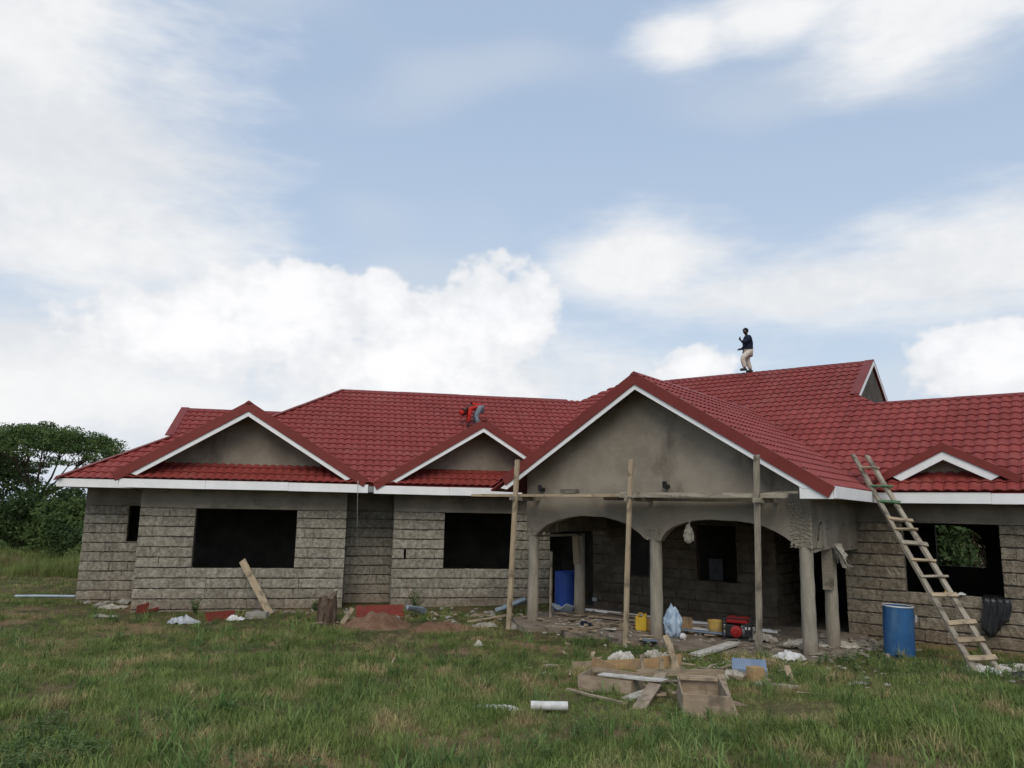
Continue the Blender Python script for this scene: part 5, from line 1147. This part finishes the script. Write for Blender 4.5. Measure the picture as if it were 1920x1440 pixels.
cells(4.0, 7.5, 210, 6.5, .7, 1.25, gp, 8); cells(7.5, 11, 150, 9, .75, 1.3, gp, 8); cells(11, 16, 95, 13, .85, 1.35, gp, 8); cells(16, 23, 50, 20, 1.0, 1.5, gp, 8); cells(23, 33, 16, 30, 1.3, 2.0, gp, 8)
scatter('grass', [clump_mesh(i, 17, .22, .13, .0052, 1.1) for i in range(8)], 'grass_blade', gp, 'short rough grass around the house')
tf = []
for _ in range(1500):
    y = 4.5 + 15 * rr.random() ** 1.3; x = rr.uniform(-.75, .75) * y
    if rr.random() < bare(x, y) or mnoise.noise(Vector((x * .5, y * .5, 40))) < -.05 or (abs(x - 2.2) < 1.7 and 8.2 < y < 13.5 and rr.random() < .85) or (abs(x - .3) < .7 and 7.6 < y < 9.2): continue
    tf.append((x, y, G(x, y) - .01, rr.uniform(0, 6.28), rr.uniform(.6, 1.3), rr.randrange(5)))
scatter('grass_tufts', [clump_mesh(40 + i, 24, .27, .08, .0055, 1.1) for i in range(5)], 'grass_tuft', tf, 'longer tufts of grass standing out of the short grass')
tp = []
for _ in range(5200):
    x, y = rr.uniform(-36, -13), rr.uniform(27.5, 36)
    if un('L', x, y)[0] > -9: continue
    tp.append((x, y, G0(x, y), rr.uniform(0, 6.28), rr.uniform(.7, 1.25) * (.62 + .75 * mnoise.noise(Vector((x * .35, y * .35, 2)))), rr.randrange(4)))
scatter('tall_grass', [clump_mesh(20 + i, 26, .95, .25, .010, .5) for i in range(4)], 'grass_tall', tp, 'tall pale grass in front of the bushes')
wp = []
for (cx, cy, r, k) in ((-3.95, 6.75, .55, 130), (-4.4, 7.6, .5, 50), (-1.9, 6.6, .7, 22), (.2, 6.5, .5, 10), (-3.2, 8.2, .8, 10), (1.6, 15.1, .35, 22), (2.35, 14.0, .4, 34), (5.9, 12.9, .9, 60), (4.4, 11.2, .7, 40), (6.9, 11.5, .8, 40), (.9, 7.4, .8, 26), (-1, 12.5, 2.5, 40), (-5, 13, 2.5, 40), (2.9, 8.2, 1.2, 30), (8.4, 12.6, .6, 26)):
    for _ in range(k):
        a = rr.uniform(0, 6.28); q = r * math.sqrt(rr.random()); x, y = cx + q * math.cos(a), cy + q * math.sin(a); wp.append((x, y, G(x, y), rr.uniform(0, 6.28), rr.uniform(.5, 1.15), rr.randrange(5)))
scatter('broadleaf_weeds', [leafy_mesh(i, 18, .15, .08, .036) for i in range(5)], 'weed', wp, 'leafy weeds growing through the grass')
def weed(x, y, h, label, seed):
    t = empty('weed', (x, y, G(x, y)), label, 'plant', 'weeds at the wall foot'); rq = random.Random(seed); mb = MB(); st = MB()
    for i in range(16):
        a = rq.uniform(0, 6.28); e = Vector((x + h * .5 * math.cos(a) * rq.uniform(.3, 1), y + h * .5 * math.sin(a) * rq.uniform(.3, 1), G(x, y) + h * rq.uniform(.5, 1))); st.tube([(x, y, G(x, y) - .02), e], [.008, .003], 5)
        for k in range(5):
            p = Vector((x, y, G(x, y))).lerp(e, .4 + .15 * k); d = Vector((rq.gauss(0, 1), rq.gauss(0, 1), rq.uniform(-.3, .5))).normalized(); s = d.cross(Z).normalized(); L = .09; q = len(mb.v); mb.v += [tuple(p), tuple(p + d * L * .5 + s * L * .3), tuple(p + d * L), tuple(p + d * L * .5 - s * L * .3)]; mb.f.append((q, q + 1, q + 2, q + 3))
    raw_build(st, 'stem', 'weed', t); raw_build(mb, 'leaves', 'weed', t)
weed(-7.65, 19.05, .42, 'bushy weed against the left block, left of the leaning plank', 1)
weed(-2.4, 20.0, .6, 'tall weed at the left corner of the middle block', 2)
weed(-4.9, 19.8, .3, 'small weed between the leaning plank and the stump', 3)

# ------------------------------------------------------------------ scattered offcuts and roof sheet laps
def offcuts(cx, cy, sx, sy, k, lmax, m, label, seed, zmin=-9):
    rq = random.Random(seed); mb = MB()
    for i in range(k):
        x, y = rq.gauss(cx, sx), rq.gauss(cy, sy); L = rq.uniform(.06, lmax); z = max(G(x, y), zmin)
        mb.box((0, 0, 0), (L, rq.uniform(.02, .09), rq.uniform(.01, .03)), Matrix.Translation((x, y, z + rq.uniform(.015, .07))) @ Matrix.Rotation(rq.uniform(0, 6.28), 4, 'Z') @ Matrix.Rotation(rq.uniform(-.25, .25), 4, 'Y'), jit=.008)
    tag(mb.build('timber_offcuts', m, at=(cx, cy, 0)), label, kind='stuff')
offcuts(2.2, 11.2, .75, .8, 46, .38, 'grey_ply', 'broken bits of formwork board around the pile', 1)
offcuts(3.2, 13.2, 1.4, .7, 40, .3, 'wood', 'pale timber bits between pile and porch', 2)
offcuts(5.5, 14.3, .8, .6, 60, .35, 'old_wood', 'grey sticks at the right porch edge', 3, .13)
offcuts(6.7, 15.3, .5, .5, 50, .3, 'old_wood', 'grey sticks at the foot of the right wall', 4)
offcuts(2.0, 17.3, .7, .9, 46, .4, 'grey_ply', 'brown bits of board on the porch floor', 5, .135)
offcuts(3.8, 16.3, 1.1, .6, 40, .5, 'grey_ply', 'brown sticks lying on the porch floor', 6, .135)
offcuts(-1.2, 18.6, 1.6, .5, 36, .3, 'grey_ply', 'brown bits along the wall foot', 7)
def lap(f, e, ze, u, n0, n1):
    uu, nn = FR[f]; nrm = (Z - nn * T).normalized(); a, b = P(f, u, n0, ze + T * (n0 - e)) + nrm * .035, P(f, u, n1, ze + T * (n1 - e)) + nrm * .035
    MB().beam(a, b, .012, .05, up=nrm, jit=.003, seg=14).build('sheet_lap', 'red_trim', house)
for u, n1 in ((1.3, RLn - .2), (4.85, RLn - .15), (5.9, RLn - .15)): lap('L', eL, zL, u, eL + .9, n1)
